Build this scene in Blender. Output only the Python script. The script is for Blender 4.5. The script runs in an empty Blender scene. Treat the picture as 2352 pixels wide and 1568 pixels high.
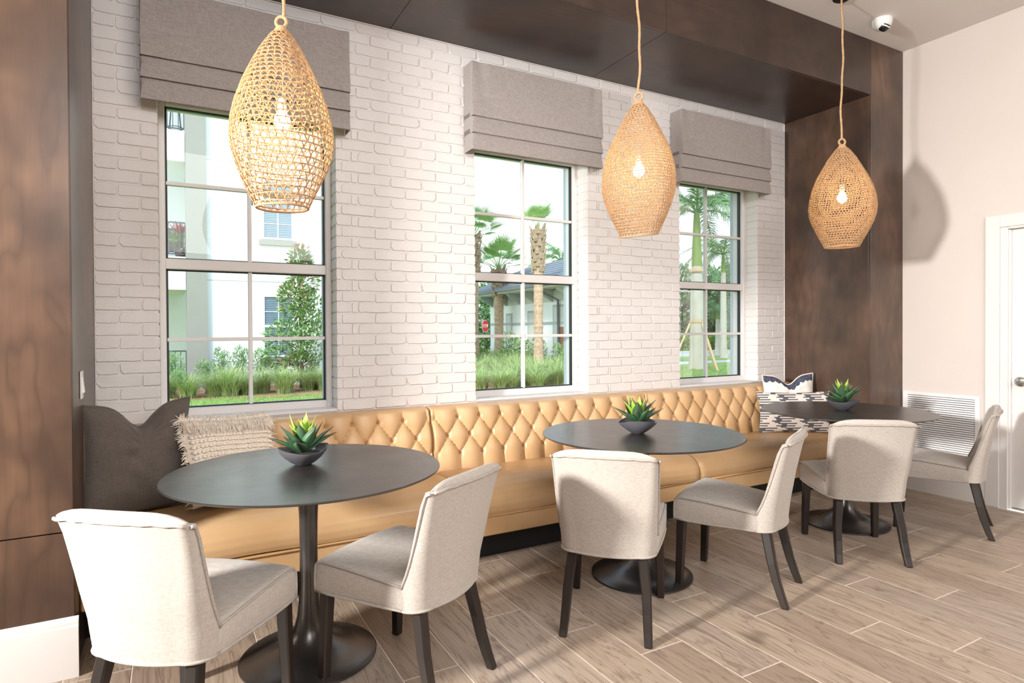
import bpy, math, random
from mathutils import Matrix, Vector, Euler
random.seed(11)
SC = bpy.context.scene
COL = SC.collection
PI = math.pi

# ---------------------------------------------------------------- camera
cam_data = bpy.data.cameras.new('camera')
cam = bpy.data.objects.new('camera', cam_data)
COL.objects.link(cam)
_F = Vector((0.4840726707801265, 0.8749748986678456, -0.009621647727312617))
_R = Vector((0.8749814267242225, -0.4841309561891496, -0.0049719359432211134))
_U = Vector((0.00900845666244193, 0.006011984744899116, 0.9999413501540918))
CAMPOS = Vector((0.0, -3.6668, 1.33))
cam.matrix_world = Matrix(((_R.x, _U.x, -_F.x, CAMPOS.x), (_R.y, _U.y, -_F.y, CAMPOS.y), (_R.z, _U.z, -_F.z, CAMPOS.z), (0, 0, 0, 1)))
cam_data.sensor_width = 36.0
cam_data.lens = 36.0 * 1404.77 / 2352.0
cam_data.shift_y = -(784.0 - 769.22) / 2352.0
cam_data.clip_start = 0.05
cam_data.clip_end = 400
SC.camera = cam

# ---------------------------------------------------------------- sky, sun, large lights, exposure
world = bpy.data.worlds.new('overcast_sky')
SC.world = world
world.use_nodes = True
_nt = world.node_tree
_nt.nodes.clear()
_o = _nt.nodes.new('ShaderNodeOutputWorld')
_b = _nt.nodes.new('ShaderNodeBackground')
_t = _nt.nodes.new('ShaderNodeTexCoord')
_m = _nt.nodes.new('ShaderNodeMapping')
_m.inputs['Scale'].default_value = (1.0, 1.0, 2.6)
_n = _nt.nodes.new('ShaderNodeTexNoise')
_n.inputs['Scale'].default_value = 2.2
_n.inputs['Detail'].default_value = 7
_r = _nt.nodes.new('ShaderNodeValToRGB')
_r.color_ramp.elements[0].position = 0.36
_r.color_ramp.elements[0].color = (0.84, 0.92, 1.0, 1)
_r.color_ramp.elements[1].position = 0.62
_r.color_ramp.elements[1].color = (1.0, 1.0, 1.0, 1)
_nt.links.new(_t.outputs['Generated'], _m.inputs['Vector'])
_nt.links.new(_m.outputs['Vector'], _n.inputs['Vector'])
_nt.links.new(_n.outputs['Fac'], _r.inputs['Fac'])
_sp = _nt.nodes.new('ShaderNodeSeparateXYZ')
_nt.links.new(_t.outputs['Generated'], _sp.inputs[0])
_el = _nt.nodes.new('ShaderNodeValToRGB')          # bluer towards the zenith, white haze near the horizon
_el.color_ramp.elements[0].position = 0.22
_el.color_ramp.elements[0].color = (1, 1, 1, 1)
_el.color_ramp.elements[1].position = 0.60
_el.color_ramp.elements[1].color = (0.50, 0.72, 1.0, 1)
_nt.links.new(_sp.outputs['Z'], _el.inputs['Fac'])
_mx = _nt.nodes.new('ShaderNodeMixRGB')
_mx.blend_type = 'MULTIPLY'
_mx.inputs['Fac'].default_value = 1.0
_nt.links.new(_r.outputs['Color'], _mx.inputs['Color1'])
_nt.links.new(_el.outputs['Color'], _mx.inputs['Color2'])
_nt.links.new(_mx.outputs['Color'], _b.inputs['Color'])
_b.inputs['Strength'].default_value = 2.1
_nt.links.new(_b.outputs['Background'], _o.inputs['Surface'])


def light(name, kind, loc, target, energy, color=(1, 1, 1), **kw):
    d = bpy.data.lights.new(name, kind)
    d.energy = energy
    d.color = color
    for k, v in kw.items():
        setattr(d, k, v)
    o = bpy.data.objects.new(name, d)
    COL.objects.link(o)
    o.location = loc
    v = Vector(target) - Vector(loc)
    o.rotation_euler = v.to_track_quat('-Z', 'Y').to_euler()
    return o


light('sun', 'SUN', (-12, -12, 17), (0.5, 0, 0), 3.6, (1.0, 0.97, 0.92), angle=math.radians(12))
# low hard light from the end of the room, and an added soft fill standing in for the rest of the room
light('key_light', 'AREA', (-3.25, -2.15, 2.0), (3.0, -1.25, 1.0), 120, (1.0, 0.98, 0.955), shape='DISK', size=0.44, spread=math.radians(84))
light('room_fill', 'AREA', (1.6, -5.2, 3.45), (2.3, -0.8, 0.9), 348, (1.0, 0.99, 0.985), shape='RECTANGLE', size=5.0, size_y=2.4)

SC.view_settings.view_transform = 'Standard'
SC.view_settings.look = 'None'
SC.view_settings.exposure = 0.05
SC.view_settings.gamma = 1.0
SC.view_settings.use_curve_mapping = False
SC.cycles.use_light_tree = False
SC.cycles.max_bounces = 5
SC.cycles.diffuse_bounces = 3
SC.cycles.glossy_bounces = 2
SC.cycles.transmission_bounces = 4
SC.cycles.transparent_max_bounces = 8
SC.cycles.caustics_reflective = False
SC.cycles.caustics_refractive = False
SC.cycles.sample_clamp_indirect = 4.0
SC.cycles.adaptive_threshold = 0.04


# ---------------------------------------------------------------- helpers
class MB:
    """collects verts and faces, then links them as one mesh object"""

    def __init__(self):
        self.v = []
        self.f = []
        self.mi = []
        self.cur = 0

    def add(self, vs, fs):
        n = len(self.v)
        self.v.extend([tuple(p) for p in vs])
        for f in fs:
            self.f.append(tuple(i + n for i in f))
            self.mi.append(self.cur)
        return self

    def box(self, x0, x1, y0, y1, z0, z1):
        return self.add([(x0, y0, z0), (x1, y0, z0), (x1, y1, z0), (x0, y1, z0), (x0, y0, z1), (x1, y0, z1), (x1, y1, z1), (x0, y1, z1)],
                        [(3, 2, 1, 0), (4, 5, 6, 7), (0, 1, 5, 4), (1, 2, 6, 5), (2, 3, 7, 6), (3, 0, 4, 7)])

    def cbox(self, x0, x1, y0, y1, z0, z1, c):
        """box with chamfered edges"""
        c = min(c, (x1 - x0) * .45, (y1 - y0) * .45, (z1 - z0) * .45)
        vs, idx = [], {}
        X, Y, Z = (x0, x1), (y0, y1), (z0, z1)
        for i in (0, 1):
            for j in (0, 1):
                for k in (0, 1):
                    sx, sy, sz = (1 - 2 * i) * c, (1 - 2 * j) * c, (1 - 2 * k) * c
                    idx[i, j, k, 0] = len(vs); vs.append((X[i], Y[j] + sy, Z[k] + sz))
                    idx[i, j, k, 1] = len(vs); vs.append((X[i] + sx, Y[j], Z[k] + sz))
                    idx[i, j, k, 2] = len(vs); vs.append((X[i] + sx, Y[j] + sy, Z[k]))
        fs = []
        cyc = [(0, 0), (1, 0), (1, 1), (0, 1)]
        for a in (0, 1):
            fx = [idx[a, p, q, 0] for p, q in cyc]
            fy = [idx[p, a, q, 1] for p, q in cyc]
            fz = [idx[p, q, a, 2] for p, q in cyc]
            fs.append(fx if a else fx[::-1])
            fs.append(fy[::-1] if a else fy)
            fs.append(fz if a else fz[::-1])
        for p in (0, 1):
            for q in (0, 1):
                fs.append((idx[p, q, 0, 0], idx[p, q, 1, 0], idx[p, q, 1, 1], idx[p, q, 0, 1]))
                fs.append((idx[p, 0, q, 0], idx[p, 1, q, 0], idx[p, 1, q, 2], idx[p, 0, q, 2]))
                fs.append((idx[0, p, q, 1], idx[1, p, q, 1], idx[1, p, q, 2], idx[0, p, q, 2]))
                for r in (0, 1):
                    pass
        for i in (0, 1):
            for j in (0, 1):
                for k in (0, 1):
                    fs.append((idx[i, j, k, 0], idx[i, j, k, 1], idx[i, j, k, 2]))
        return self.add(vs, fs)

    def tube(self, pts, r, n=6, closed=False, caps=True, flat=1.0):
        """sweep a circle along pts; r is a number or a list"""
        P = [Vector(p) for p in pts]
        m = len(P)
        rr = r if isinstance(r, (list, tuple)) else [r] * m
        vs, fs = [], []
        up = None
        for i in range(m):
            if closed:
                t = P[(i + 1) % m] - P[i - 1]
            else:
                t = P[min(i + 1, m - 1)] - P[max(i - 1, 0)]
            if t.length < 1e-9:
                t = Vector((0, 0, 1))
            t.normalize()
            if up is None:
                up = Vector((0, 0, 1)) if abs(t.z) < .9 else Vector((1, 0, 0))
            up = up - t * up.dot(t)
            if up.length < 1e-6:
                up = t.orthogonal()
            up.normalize()
            b = t.cross(up)
            for k in range(n):
                a = 2 * PI * k / n
                vs.append(P[i] + (up * math.cos(a) * flat + b * math.sin(a)) * rr[i])
        for i in range(m if closed else m - 1):
            j = (i + 1) % m
            for k in range(n):
                l = (k + 1) % n
                fs.append((i * n + k, i * n + l, j * n + l, j * n + k))
        if caps and not closed:
            fs.append(tuple(range(n))[::-1])
            fs.append(tuple((m - 1) * n + k for k in range(n)))
        return self.add(vs, fs)

    def lathe(self, prof, n=32, c=(0, 0, 0), cap0=True, cap1=True):
        vs, fs = [], []
        for (r, z) in prof:
            for k in range(n):
                a = 2 * PI * k / n
                vs.append((c[0] + r * math.cos(a), c[1] + r * math.sin(a), c[2] + z))
        for i in range(len(prof) - 1):
            for k in range(n):
                l = (k + 1) % n
                fs.append((i * n + k, i * n + l, (i + 1) * n + l, (i + 1) * n + k))
        if cap0:
            fs.append(tuple(range(n))[::-1])
        if cap1:
            fs.append(tuple((len(prof) - 1) * n + k for k in range(n)))
        return self.add(vs, fs)

    def grid(self, fn, nu, nv, closeu=False, flip=False):
        vs = [fn(i / (nu if closeu else nu - 1), j / (nv - 1)) for j in range(nv) for i in range(nu)]
        fs = []
        for j in range(nv - 1):
            for i in range(nu if closeu else nu - 1):
                k = (i + 1) % nu
                q = (j * nu + i, j * nu + k, (j + 1) * nu + k, (j + 1) * nu + i)
                fs.append(q[::-1] if flip else q)
        return self.add(vs, fs)

    def loft(self, rings, cap0=True, cap1=True):
        n = len(rings[0])
        vs = [p for r in rings for p in r]
        fs = []
        for i in range(len(rings) - 1):
            for k in range(n):
                l = (k + 1) % n
                fs.append((i * n + k, i * n + l, (i + 1) * n + l, (i + 1) * n + k))
        if cap0:
            fs.append(tuple(range(n))[::-1])
        if cap1:
            fs.append(tuple((len(rings) - 1) * n + k for k in range(n)))
        return self.add(vs, fs)

    def mesh(self, name, mats, smooth=False):
        me = bpy.data.meshes.new(name)
        me.from_pydata([tuple(p) for p in self.v], [], self.f)
        mats = mats if isinstance(mats, (list, tuple)) else [mats]
        for m in mats:
            me.materials.append(m)
        if len(mats) > 1:
            me.polygons.foreach_set('material_index', self.mi)
        import bmesh
        bm = bmesh.new()
        bm.from_mesh(me)
        bmesh.ops.recalc_face_normals(bm, faces=bm.faces)
        bm.to_mesh(me)
        bm.free()
        if smooth:
            me.polygons.foreach_set('use_smooth', [True] * len(me.polygons))
            if smooth != True:
                try:
                    me.set_sharp_from_angle(angle=math.radians(smooth))
                except Exception:
                    pass
        me.update()
        return me

    def build(self, name, mats, parent=None, smooth=False):
        return link(name, self.mesh(name, mats, smooth), parent)


def link(name, me, parent=None, loc=None, rot=None, scale=None):
    o = bpy.data.objects.new(name, me)
    COL.objects.link(o)
    if parent is not None:
        o.parent = parent
    if loc is not None:
        o.location = loc
    if rot is not None:
        o.rotation_euler = rot
    if scale is not None:
        o.scale = scale
    return o


def tag(o, label=None, cat=None, group=None, kind=None):
    if label:
        o['label'] = label
    if cat:
        o['category'] = cat
    if group:
        o['group'] = group
    if kind:
        o['kind'] = kind
    return o


def empty(name, loc=(0, 0, 0), rz=0.0):
    o = bpy.data.objects.new(name, None)
    COL.objects.link(o)
    o.location = loc
    o.rotation_euler = (0, 0, rz)
    o.empty_display_size = .1
    return o


def copy_tree(o, parent=None):
    c = o.copy()
    COL.objects.link(c)
    c.parent = parent
    for ch in list(o.children):
        copy_tree(ch, c)
    return c


# ---------------------------------------------------------------- materials
def srgb(r, g, b):
    def f(c):
        c /= 255.0
        return c / 12.92 if c <= .04045 else ((c + .055) / 1.055) ** 2.4
    return (f(r), f(g), f(b), 1.0)


class NT:
    def __init__(self, name):
        self.m = bpy.data.materials.new(name)
        self.m.use_nodes = True
        self.t = self.m.node_tree
        self.b = self.t.nodes['Principled BSDF']
        self.out = self.t.nodes['Material Output']

    def n(self, typ, **kw):
        nd = self.t.nodes.new('ShaderNode' + typ)
        for k, v in kw.items():
            if k in nd.inputs.keys():
                nd.inputs[k].default_value = v
            else:
                setattr(nd, k, v)
        return nd

    def l(self, a, b):
        self.t.links.new(a, b)

    def ramp(self, fac, stops):
        r = self.n('ValToRGB')
        e = r.color_ramp.elements
        while len(e) < len(stops):
            e.new(0.5)
        for i, (p, c) in enumerate(stops):
            e[i].position = p
            e[i].color = c
        self.l(fac, r.inputs['Fac'])
        return r.outputs['Color']

    def coords(self, scale=(1, 1, 1), rot=(0, 0, 0), kind='Object', rnd=False):
        tc = self.n('TexCoord')
        mp = self.n('Mapping')
        mp.inputs['Scale'].default_value = scale
        mp.inputs['Rotation'].default_value = rot
        src = tc.outputs[kind]
        if rnd:
            oi = self.n('ObjectInfo')
            ad = self.n('VectorMath', operation='MULTIPLY_ADD')
            cb = self.n('CombineXYZ')
            ml = self.n('Math', operation='MULTIPLY')
            ml.inputs[1].default_value = 37.0
            self.l(oi.outputs['Random'], ml.inputs[0])
            for k in 'XYZ':
                self.l(ml.outputs[0], cb.inputs[k])
            ad.inputs[1].default_value = (1, 1, 1)
            self.l(src, ad.inputs[0])
            self.l(cb.outputs[0], ad.inputs[2])
            src = ad.outputs[0]
        self.l(src, mp.inputs['Vector'])
        return mp.outputs['Vector']

    def noise(self, vec, scale, detail=4, rough=.5, dist=0.0):
        nd = self.n('TexNoise')
        nd.inputs['Scale'].default_value = scale
        nd.inputs['Detail'].default_value = detail
        nd.inputs['Roughness'].default_value = rough
        nd.inputs['Distortion'].default_value = dist
        self.l(vec, nd.inputs['Vector'])
        return nd.outputs['Fac']

    def mix(self, a, b, fac, mode='MIX'):
        nd = self.n('MixRGB', blend_type=mode)
        for s, x in ((nd.inputs['Color1'], a), (nd.inputs['Color2'], b), (nd.inputs['Fac'], fac)):
            if hasattr(x, 'links') or hasattr(x, 'is_linked'):
                self.l(x, s)
            else:
                s.default_value = x
        return nd.outputs['Color']

    def math(self, op, a, b=None, c=None):
        nd = self.n('Math', operation=op)
        for i, x in enumerate((a, b, c)):
            if x is None:
                continue
            if hasattr(x, 'is_linked'):
                self.l(x, nd.inputs[i])
            else:
                nd.inputs[i].default_value = x
        return nd.outputs[0]

    def bump(self, h, strength=.2, dist=.01):
        nd = self.n('Bump')
        nd.inputs['Strength'].default_value = strength
        nd.inputs['Distance'].default_value = dist
        self.l(h, nd.inputs['Height'])
        self.l(nd.outputs['Normal'], self.b.inputs['Normal'])

    def set(self, col=None, rough=None, **kw):
        if col is not None:
            if hasattr(col, 'is_linked'):
                self.l(col, self.b.inputs['Base Color'])
            else:
                self.b.inputs['Base Color'].default_value = col
        if rough is not None:
            if hasattr(rough, 'is_linked'):
                self.l(rough, self.b.inputs['Roughness'])
            else:
                self.b.inputs['Roughness'].default_value = rough
        for k, v in kw.items():
            self.b.inputs[k.replace('_', ' ')].default_value = v
        return self.m


M = {}


def plain(name, col, rough=.5, var=.06, scale=6, bump=0.0, bscale=60, **kw):
    t = NT(name)
    v = t.coords()
    n = t.noise(v, scale, 4)
    dark = tuple(c * (1 - var) for c in col[:3]) + (1,)
    lite = tuple(min(1, c * (1 + var)) for c in col[:3]) + (1,)
    t.set(t.ramp(n, [(.3, dark), (.7, lite)]), rough, **kw)
    if bump:
        t.bump(t.noise(v, bscale, 3), bump, .004)
    M[name] = t.m
    return t.m


def wood_panel(name, c0, c1, c2, axis='z', rough=.36, ring=9.0):
    """stained veneer: slow figured contours, fine grain along one axis"""
    t = NT(name)
    st = {'z': (2.6, 2.6, .62), 'x': (.62, 2.6, 2.6), 'y': (2.6, .62, 2.6)}[axis]
    fn = {'z': (60, 60, 2.2), 'x': (2.2, 60, 60), 'y': (60, 2.2, 60)}[axis]
    v = t.coords(st)
    f = t.coords(fn)
    n1 = t.noise(v, 1.1, 3, .5, .35)
    rings = t.math('FRACT', t.math('MULTIPLY', n1, ring))
    rings = t.math('ABSOLUTE', t.math('SUBTRACT', rings, .5))
    rings = t.math('MULTIPLY', rings, 2.0)
    fine = t.noise(f, 1.6, 5, .62)
    blotch = t.noise(t.coords((1.1, 1.1, .8)), 2.4, 3, .6)
    base = t.ramp(blotch, [(.30, c0), (.52, c1), (.75, c2)])
    base = t.mix(base, c0, t.math('MULTIPLY', t.math('POWER', rings, 3.0), .42))
    base = t.mix(base, c0, t.math('MULTIPLY', t.math('SUBTRACT', 1.0, fine), .45))
    t.set(base, rough)
    t.b.inputs['Coat Weight'].default_value = .12
    t.b.inputs['Coat Roughness'].default_value = .18
    t.bump(fine, .06, .002)
    M[name] = t.m
    return t.m


wood_panel('walnut_vertical_lit', srgb(56, 42, 34), srgb(90, 67, 53), srgb(126, 95, 73), 'z')  # upright panels: colours raised for the light falling on them
wood_panel('walnut_lengthwise_shaded', srgb(43, 32, 27), srgb(65, 48, 39), srgb(84, 62, 49), 'x')  # same wood on header and soffit, their shade put into darker colours
plain('brick_paint', srgb(227, 222, 219), .62, .02, 3, .25, 90)
plain('mortar_paint', srgb(226, 219, 215), .7, .025, 8, .3, 120)
plain('white_trim', srgb(230, 225, 221), .38, .01, 4)
plain('window_white', srgb(226, 221, 218), .4, .01, 4)
plain('wall_paint', srgb(217, 206, 198), .6, .015, 2, .08, 140)
plain('ceiling_paint', srgb(228, 222, 217), .7, .01, 2)
plain('gasket_shadow_line', srgb(26, 30, 33), .5, .1)  # near-black for the gasket and the shadow line along it
plain('black_kick', srgb(18, 18, 20), .5, .1)
plain('grout', srgb(216, 202, 188), .8, .04, 30)
plain('white_plastic', srgb(238, 236, 234), .3, .01)
plain('black_plastic', srgb(20, 20, 22), .25, .1)
plain('satin_nickel', srgb(196, 196, 196), .3, .03, 4, Metallic=1.0)
plain('dark_slot', srgb(38, 38, 40), .8, .1)


def floor_mat():
    t = NT('wood_look_tile')
    v = t.coords((9, .9, 9), rnd=True)
    f = t.coords((80, 2.6, 80), rnd=True)
    n1 = t.noise(v, 1.4, 4, .6, .8)
    rings = t.math('FRACT', t.math('MULTIPLY', n1, 7.0))
    rings = t.math('MULTIPLY', t.math('ABSOLUTE', t.math('SUBTRACT', rings, .5)), 2.0)
    fine = t.noise(f, 1.5, 4, .6)
    knots = t.noise(t.coords((5, 2.0, 5), rnd=True), 1.6, 2, .5)
    oi = t.n('ObjectInfo')
    base = t.ramp(oi.outputs['Random'], [(0.0, srgb(166, 146, 127)), (.35, srgb(184, 164, 144)), (.7, srgb(200, 179, 157)), (1.0, srgb(174, 160, 147))])
    base = t.mix(base, srgb(112, 92, 78), t.math('MULTIPLY', t.math('POWER', rings, 5.0), .75))
    base = t.mix(base, srgb(108, 92, 82), t.math('MULTIPLY', t.math('SUBTRACT', 1.0, fine), .72))
    k = t.ramp(knots, [(.66, (0, 0, 0, 1)), (.78, (1, 1, 1, 1))])
    base = t.mix(base, srgb(96, 80, 70), t.math('MULTIPLY', k, .7))
    t.set(base, .42)
    t.bump(fine, .08, .002)
    M['wood_look_tile'] = t.m


floor_mat()


def fabric(name, c0, c1, weave=420, bump=.25, rough=.9, rnd=False, slub=.5):
    t = NT(name)
    a = t.noise(t.coords((weave * .12, weave * .12, weave), rnd=rnd), 1.0, 2)
    b = t.noise(t.coords((weave, weave, weave * .1), rnd=rnd), 1.0, 2)
    s = t.math('MULTIPLY', t.math('ADD', a, b), .5)
    big = t.noise(t.coords(), 5, 3)
    col = t.ramp(s, [(.36, c0), (.62, c1)])
    col = t.mix(col, c0, t.math('MULTIPLY', big, .25))
    t.set(col, rough)
    t.b.inputs['Sheen Weight'].default_value = .15
    t.bump(s, bump, .003)
    M[name] = t.m
    return t.m


fabric('chair_linen', srgb(170, 160, 150), srgb(192, 183, 174), 380, .12)
fabric('chair_welt', srgb(160, 150, 140), srgb(182, 173, 164), 380, .12)
fabric('shade_linen', srgb(148, 139, 134), srgb(172, 163, 159), 300, .15)
fabric('charcoal_linen', srgb(84, 75, 69), srgb(100, 91, 84), 300, .12)
fabric('cream_yarn', srgb(236, 220, 202), srgb(252, 243, 230), 200, .4)
fabric('cream_canvas', srgb(228, 216, 202), srgb(244, 236, 226), 300)


def leather():
    t = NT('tan_leather')
    v = t.coords()
    n = t.noise(v, 3.0, 3)
    f = t.noise(v, 260, 3)
    t.set(t.ramp(n, [(.3, srgb(196, 156, 110)), (.7, srgb(212, 174, 130))]), .36)
    t.b.inputs['Specular IOR Level'].default_value = .42
    t.bump(f, .06, .002)
    M['tan_leather'] = t.m


leather()
plain('tan_welt', srgb(196, 150, 102), .4, .04)
plain('tan_button', srgb(178, 128, 80), .35, .05)
wood_panel('espresso_leg', srgb(30, 23, 19), srgb(42, 32, 27), srgb(56, 43, 35), 'z', .38, 6)


def table_metal():
    t = NT('dark_bronze')
    tc = t.n('TexCoord')
    sep = t.n('SeparateXYZ')
    t.l(tc.outputs['Object'], sep.inputs[0])
    rr = t.math('SQRT', t.math('ADD', t.math('MULTIPLY', sep.outputs[0], sep.outputs[0]), t.math('MULTIPLY', sep.outputs[1], sep.outputs[1])))
    cb = t.n('CombineXYZ')
    t.l(t.math('MULTIPLY', rr, 60.0), cb.inputs[0])
    t.l(t.math('MULTIPLY', t.math('ARCTAN2', sep.outputs[1], sep.outputs[0]), 1.4), cb.inputs[1])
    ringn = t.noise(cb.outputs[0], 1.0, 4, .6)
    n2 = t.noise(t.coords(), 7, 4, .6)
    col = t.ramp(n2, [(.3, srgb(84, 81, 79)), (.7, srgb(106, 102, 99))])
    col = t.mix(col, srgb(112, 107, 103), t.math('MULTIPLY', ringn, .18))
    t.set(col, t.math('ADD', .27, t.math('MULTIPLY', ringn, .08)))
    t.b.inputs['Metallic'].default_value = .85
    t.b.inputs['Specular IOR Level'].default_value = .6
    M['dark_bronze'] = t.m


table_metal()


def glass_mat(name, tint=(1, 1, 1, 1), refl=1.0):
    t = NT(name)
    t.t.nodes.remove(t.b)
    tr = t.n('BsdfTransparent')
    tr.inputs['Color'].default_value = tint
    gl = t.n('BsdfGlossy')
    gl.inputs['Roughness'].default_value = 0.0
    fr = t.n('Fresnel')
    fr.inputs['IOR'].default_value = 1.45
    mx = t.n('MixShader')
    t.l(t.math('MULTIPLY', fr.outputs[0], refl), mx.inputs[0])
    t.l(tr.outputs[0], mx.inputs[1])
    t.l(gl.outputs[0], mx.inputs[2])
    t.l(mx.outputs[0], t.out.inputs['Surface'])
    M[name] = t.m


glass_mat('window_glass', (.98, .995, .99, 1), .4)
glass_mat('bulb_glass', (1, .97, .9, 1), .8)


def emit(name, col, strength):
    t = NT(name)
    t.t.nodes.remove(t.b)
    e = t.n('Emission')
    e.inputs['Color'].default_value = col
    e.inputs['Strength'].default_value = strength
    t.l(e.outputs[0], t.out.inputs['Surface'])
    M[name] = t.m


emit('bulb_glow', (1.0, .80, .50, 1), 9.0)
# ================================================================ THE SETTING
D = .788          # depth of the wood portal in front of the brick
H = 3.609         # ceiling
S = 3.177         # underside of the portal header
XL, XB, XR = -.343, 4.8595, 5.3069
XW, YF = -4.3, -7.4
OPEN = [(-.066, .845), (1.752, 2.668), (3.578, 4.500)]   # window openings in the brick
ZO0, ZO1 = .853, 2.60


def struct(name, label, cat):
    o = empty(name)
    return tag(o, label, cat, kind='structure')


# ---- floor: grout bed with wood-look planks
floor_bed = MB().box(XW, XR, YF, 0.2, -.12, -.0016).build('floor', M['grout'])
tag(floor_bed, 'wood-look plank tile floor with pale grout lines', 'floor', kind='structure')
PW, PL = .2265, .9075
plank_me = MB().cbox(.0022, PW - .0022, .0022, PL - .0022, -.02, 0.0, .0016).mesh('plank', M['wood_look_tile'])
_planks = []
for k in range(-29, 15):
    x0 = 2.11 + PW * k
    if x0 + PW > XR + .1:
        continue
    ph = {0: -.838, 1: -1.1515, 2: -1.448}[(k + 2) % 3]
    for j in range(-8, 3):
        y0 = ph + PL * j
        if y0 + PL < YF or y0 > -.40:
            continue
        _planks.append((x0, y0))
_rest = MB()
for (x0, y0) in _planks:
    c = Vector((x0 + .11, y0 + .45, 0)) - CAMPOS
    seen = c.dot(_F) > .3 and abs(c.dot(_R)) < c.dot(_F) * 1.05 and y0 + PL > -3.5 and x0 > -1.2
    if seen:
        sx = min(1.0, (XR - x0) / PW)
        link('plank', plank_me, floor_bed, (x0, y0, 0), scale=(sx, 1, 1))
    else:
        _rest.box(x0 + .002, min(x0 + PW - .002, XR), y0 + .002, y0 + PL - .002, -.02, 0)
_r = _rest.build('plank_field', M['wood_look_tile'], floor_bed)
_r['kind'] = 'stuff'

# ---- ceiling and outer walls
tag(MB().box(XW - .1, XR + .1, YF - .1, .45, H, H + .15).build('ceiling', M['ceiling_paint']),
    'plain off-white plaster ceiling', 'ceiling', kind='structure')
# right wall has the door opening
DY0, DY1, DZ = -2.43, -1.527, 2.035      # door leaf
wr = MB()
wr.box(XR, XR + .14, DY1 + .02, 0.1, 0, H)
wr.box(XR, XR + .14, YF, DY0 - .02, 0, H)
wr.box(XR, XR + .14, DY0 - .02, DY1 + .02, DZ + .02, H)
tag(wr.build('wall_right', M['wall_paint']), 'cream painted side wall with door and return vent', 'wall', kind='structure')
tag(MB().box(XW - .14, XW, YF, -.78, 0, H).build('wall_left', M['wall_paint']), 'cream painted end wall of the room', 'wall', kind='structure')
tag(MB().box(XW, XR, YF - .14, YF, 0, H).build('wall_front', M['wall_paint']), 'cream painted wall opposite the windows', 'wall', kind='structure')

# ---- brick wall: mortar body with openings, individual bricks
wb = MB()
yb0, yb1 = .005, .26
edges = [XL - .5] + [v for o in OPEN for v in o] + [XR + .2]
for i in range(0, len(edges), 2):
    wb.box(edges[i] + (.002 if i else 0), edges[i + 1] - (.002 if i < len(edges) - 2 else 0), yb0, yb1, ZO0, ZO1)
wb.box(edges[0], edges[-1], yb0, yb1, -.1, ZO0)
wb.box(edges[0], edges[-1], yb0, yb1, ZO1, H)
# flat rendered stretch below the bottom course, the ledge in each opening
for a, b in OPEN:
    wb.box(a, b, .012, .16, ZO0 - .02, ZO0 + .004)
wall_back = wb.build('wall_back', M['mortar_paint'])
tag(wall_back, 'white painted brick wall around the three windows', 'wall', kind='structure')

CO = .0646
Z0 = .8495
bricks = []       # x0, x1, zc, deep


def row_bricks(x0, x1, joints, z, deep0=False, deep1=False):
    xs = [x0] + [j for j in joints if x0 + .012 < j < x1 - .012] + [x1]
    for i in range(len(xs) - 1):
        bricks.append((xs[i], xs[i + 1], z, (i == 0 and deep0), (i == len(xs) - 2 and deep1)))


for r in range(36):
    z = Z0 + CO * (r + .5)
    odd = r % 2
    if z < ZO1 - .01:
        row_bricks(XL, OPEN[0][0], [-.242] if not odd else [-.142], z, False, True)
        row_bricks(OPEN[0][1], OPEN[1][0], [.874, 1.0745, 1.273, 1.476, 1.680] if not odd else [.936, .973, 1.1755, 1.379, 1.5835], z, True, True)
        row_bricks(OPEN[1][1], OPEN[2][0], [2.856, 2.872, 3.080, 3.284, 3.489] if not odd else [2.752, 2.768, 2.979, 3.180, 3.383], z, True, True)
        row_bricks(OPEN[2][1], XB, [4.584, 4.770] if odd else [4.686], z, True, False)
    else:
        off = 1.166 if odd else 1.2545
        js = [off + .2017 * n for n in range(-9, 20)]
        row_bricks(XL, XB, js, z)


def brick_mesh(seed):
    """unit brick .2 x .0646 with worn irregular arrises; local x 0..1 is scaled"""
    rnd = random.Random(seed)
    L, Hh = .2, .056
    n = 10
    out = []
    # outline of the face, jittered, corners cut
    cr = rnd.uniform(.004, .012)
    pts = []
    def edge(ax, ay, bx, by, m):
        for i in range(m):
            t = i / m
            pts.append((ax + (bx - ax) * t, ay + (by - ay) * t))
    c = [rnd.choice((rnd.uniform(.003, .009), rnd.uniform(.005, .018))) for _ in range(4)]
    edge(c[0], 0, L - c[1], 0, 6)
    edge(L - c[1], 0, L, c[1], 1)
    edge(L, c[1], L, Hh - c[2], 2)
    edge(L, Hh - c[2], L - c[2], Hh, 1)
    edge(L - c[2], Hh, c[3], Hh, 6)
    edge(c[3], Hh, 0, Hh - c[3], 1)
    edge(0, Hh - c[3], 0, c[0], 2)
    edge(0, c[0], c[0], 0, 1)
    jit = [(x + rnd.uniform(-.0022, .0022), y + rnd.uniform(-.0020, .0020)) for x, y in pts]
    cx, cy = L / 2, Hh / 2
    base = [(x, .012, y) for x, y in jit]
    mid = [(x, .0015, y) for x, y in jit]
    face = [(cx + (x - cx) * .985 + 0, -.0016 + rnd.uniform(-.0006, .0006), cy + (y - cy) * .93) for x, y in jit]
    mb = MB()
    mb.loft([base, mid, face], cap0=False, cap1=True)
    for i, v in enumerate(mb.v):
        mb.v[i] = (v[0] / L, v[1], v[2] - cy)
    return mb.mesh('brick', M['brick_paint'])


brick_meshes = [brick_mesh(100 + i) for i in range(16)]
random.seed(5)


def cam_px(p):
    d = Vector(p) - CAMPOS
    z = d.dot(_F)
    return 1176 + 1404.77 * d.dot(_R) / z, 769.2 - 1404.77 * d.dot(_U) / z


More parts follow.
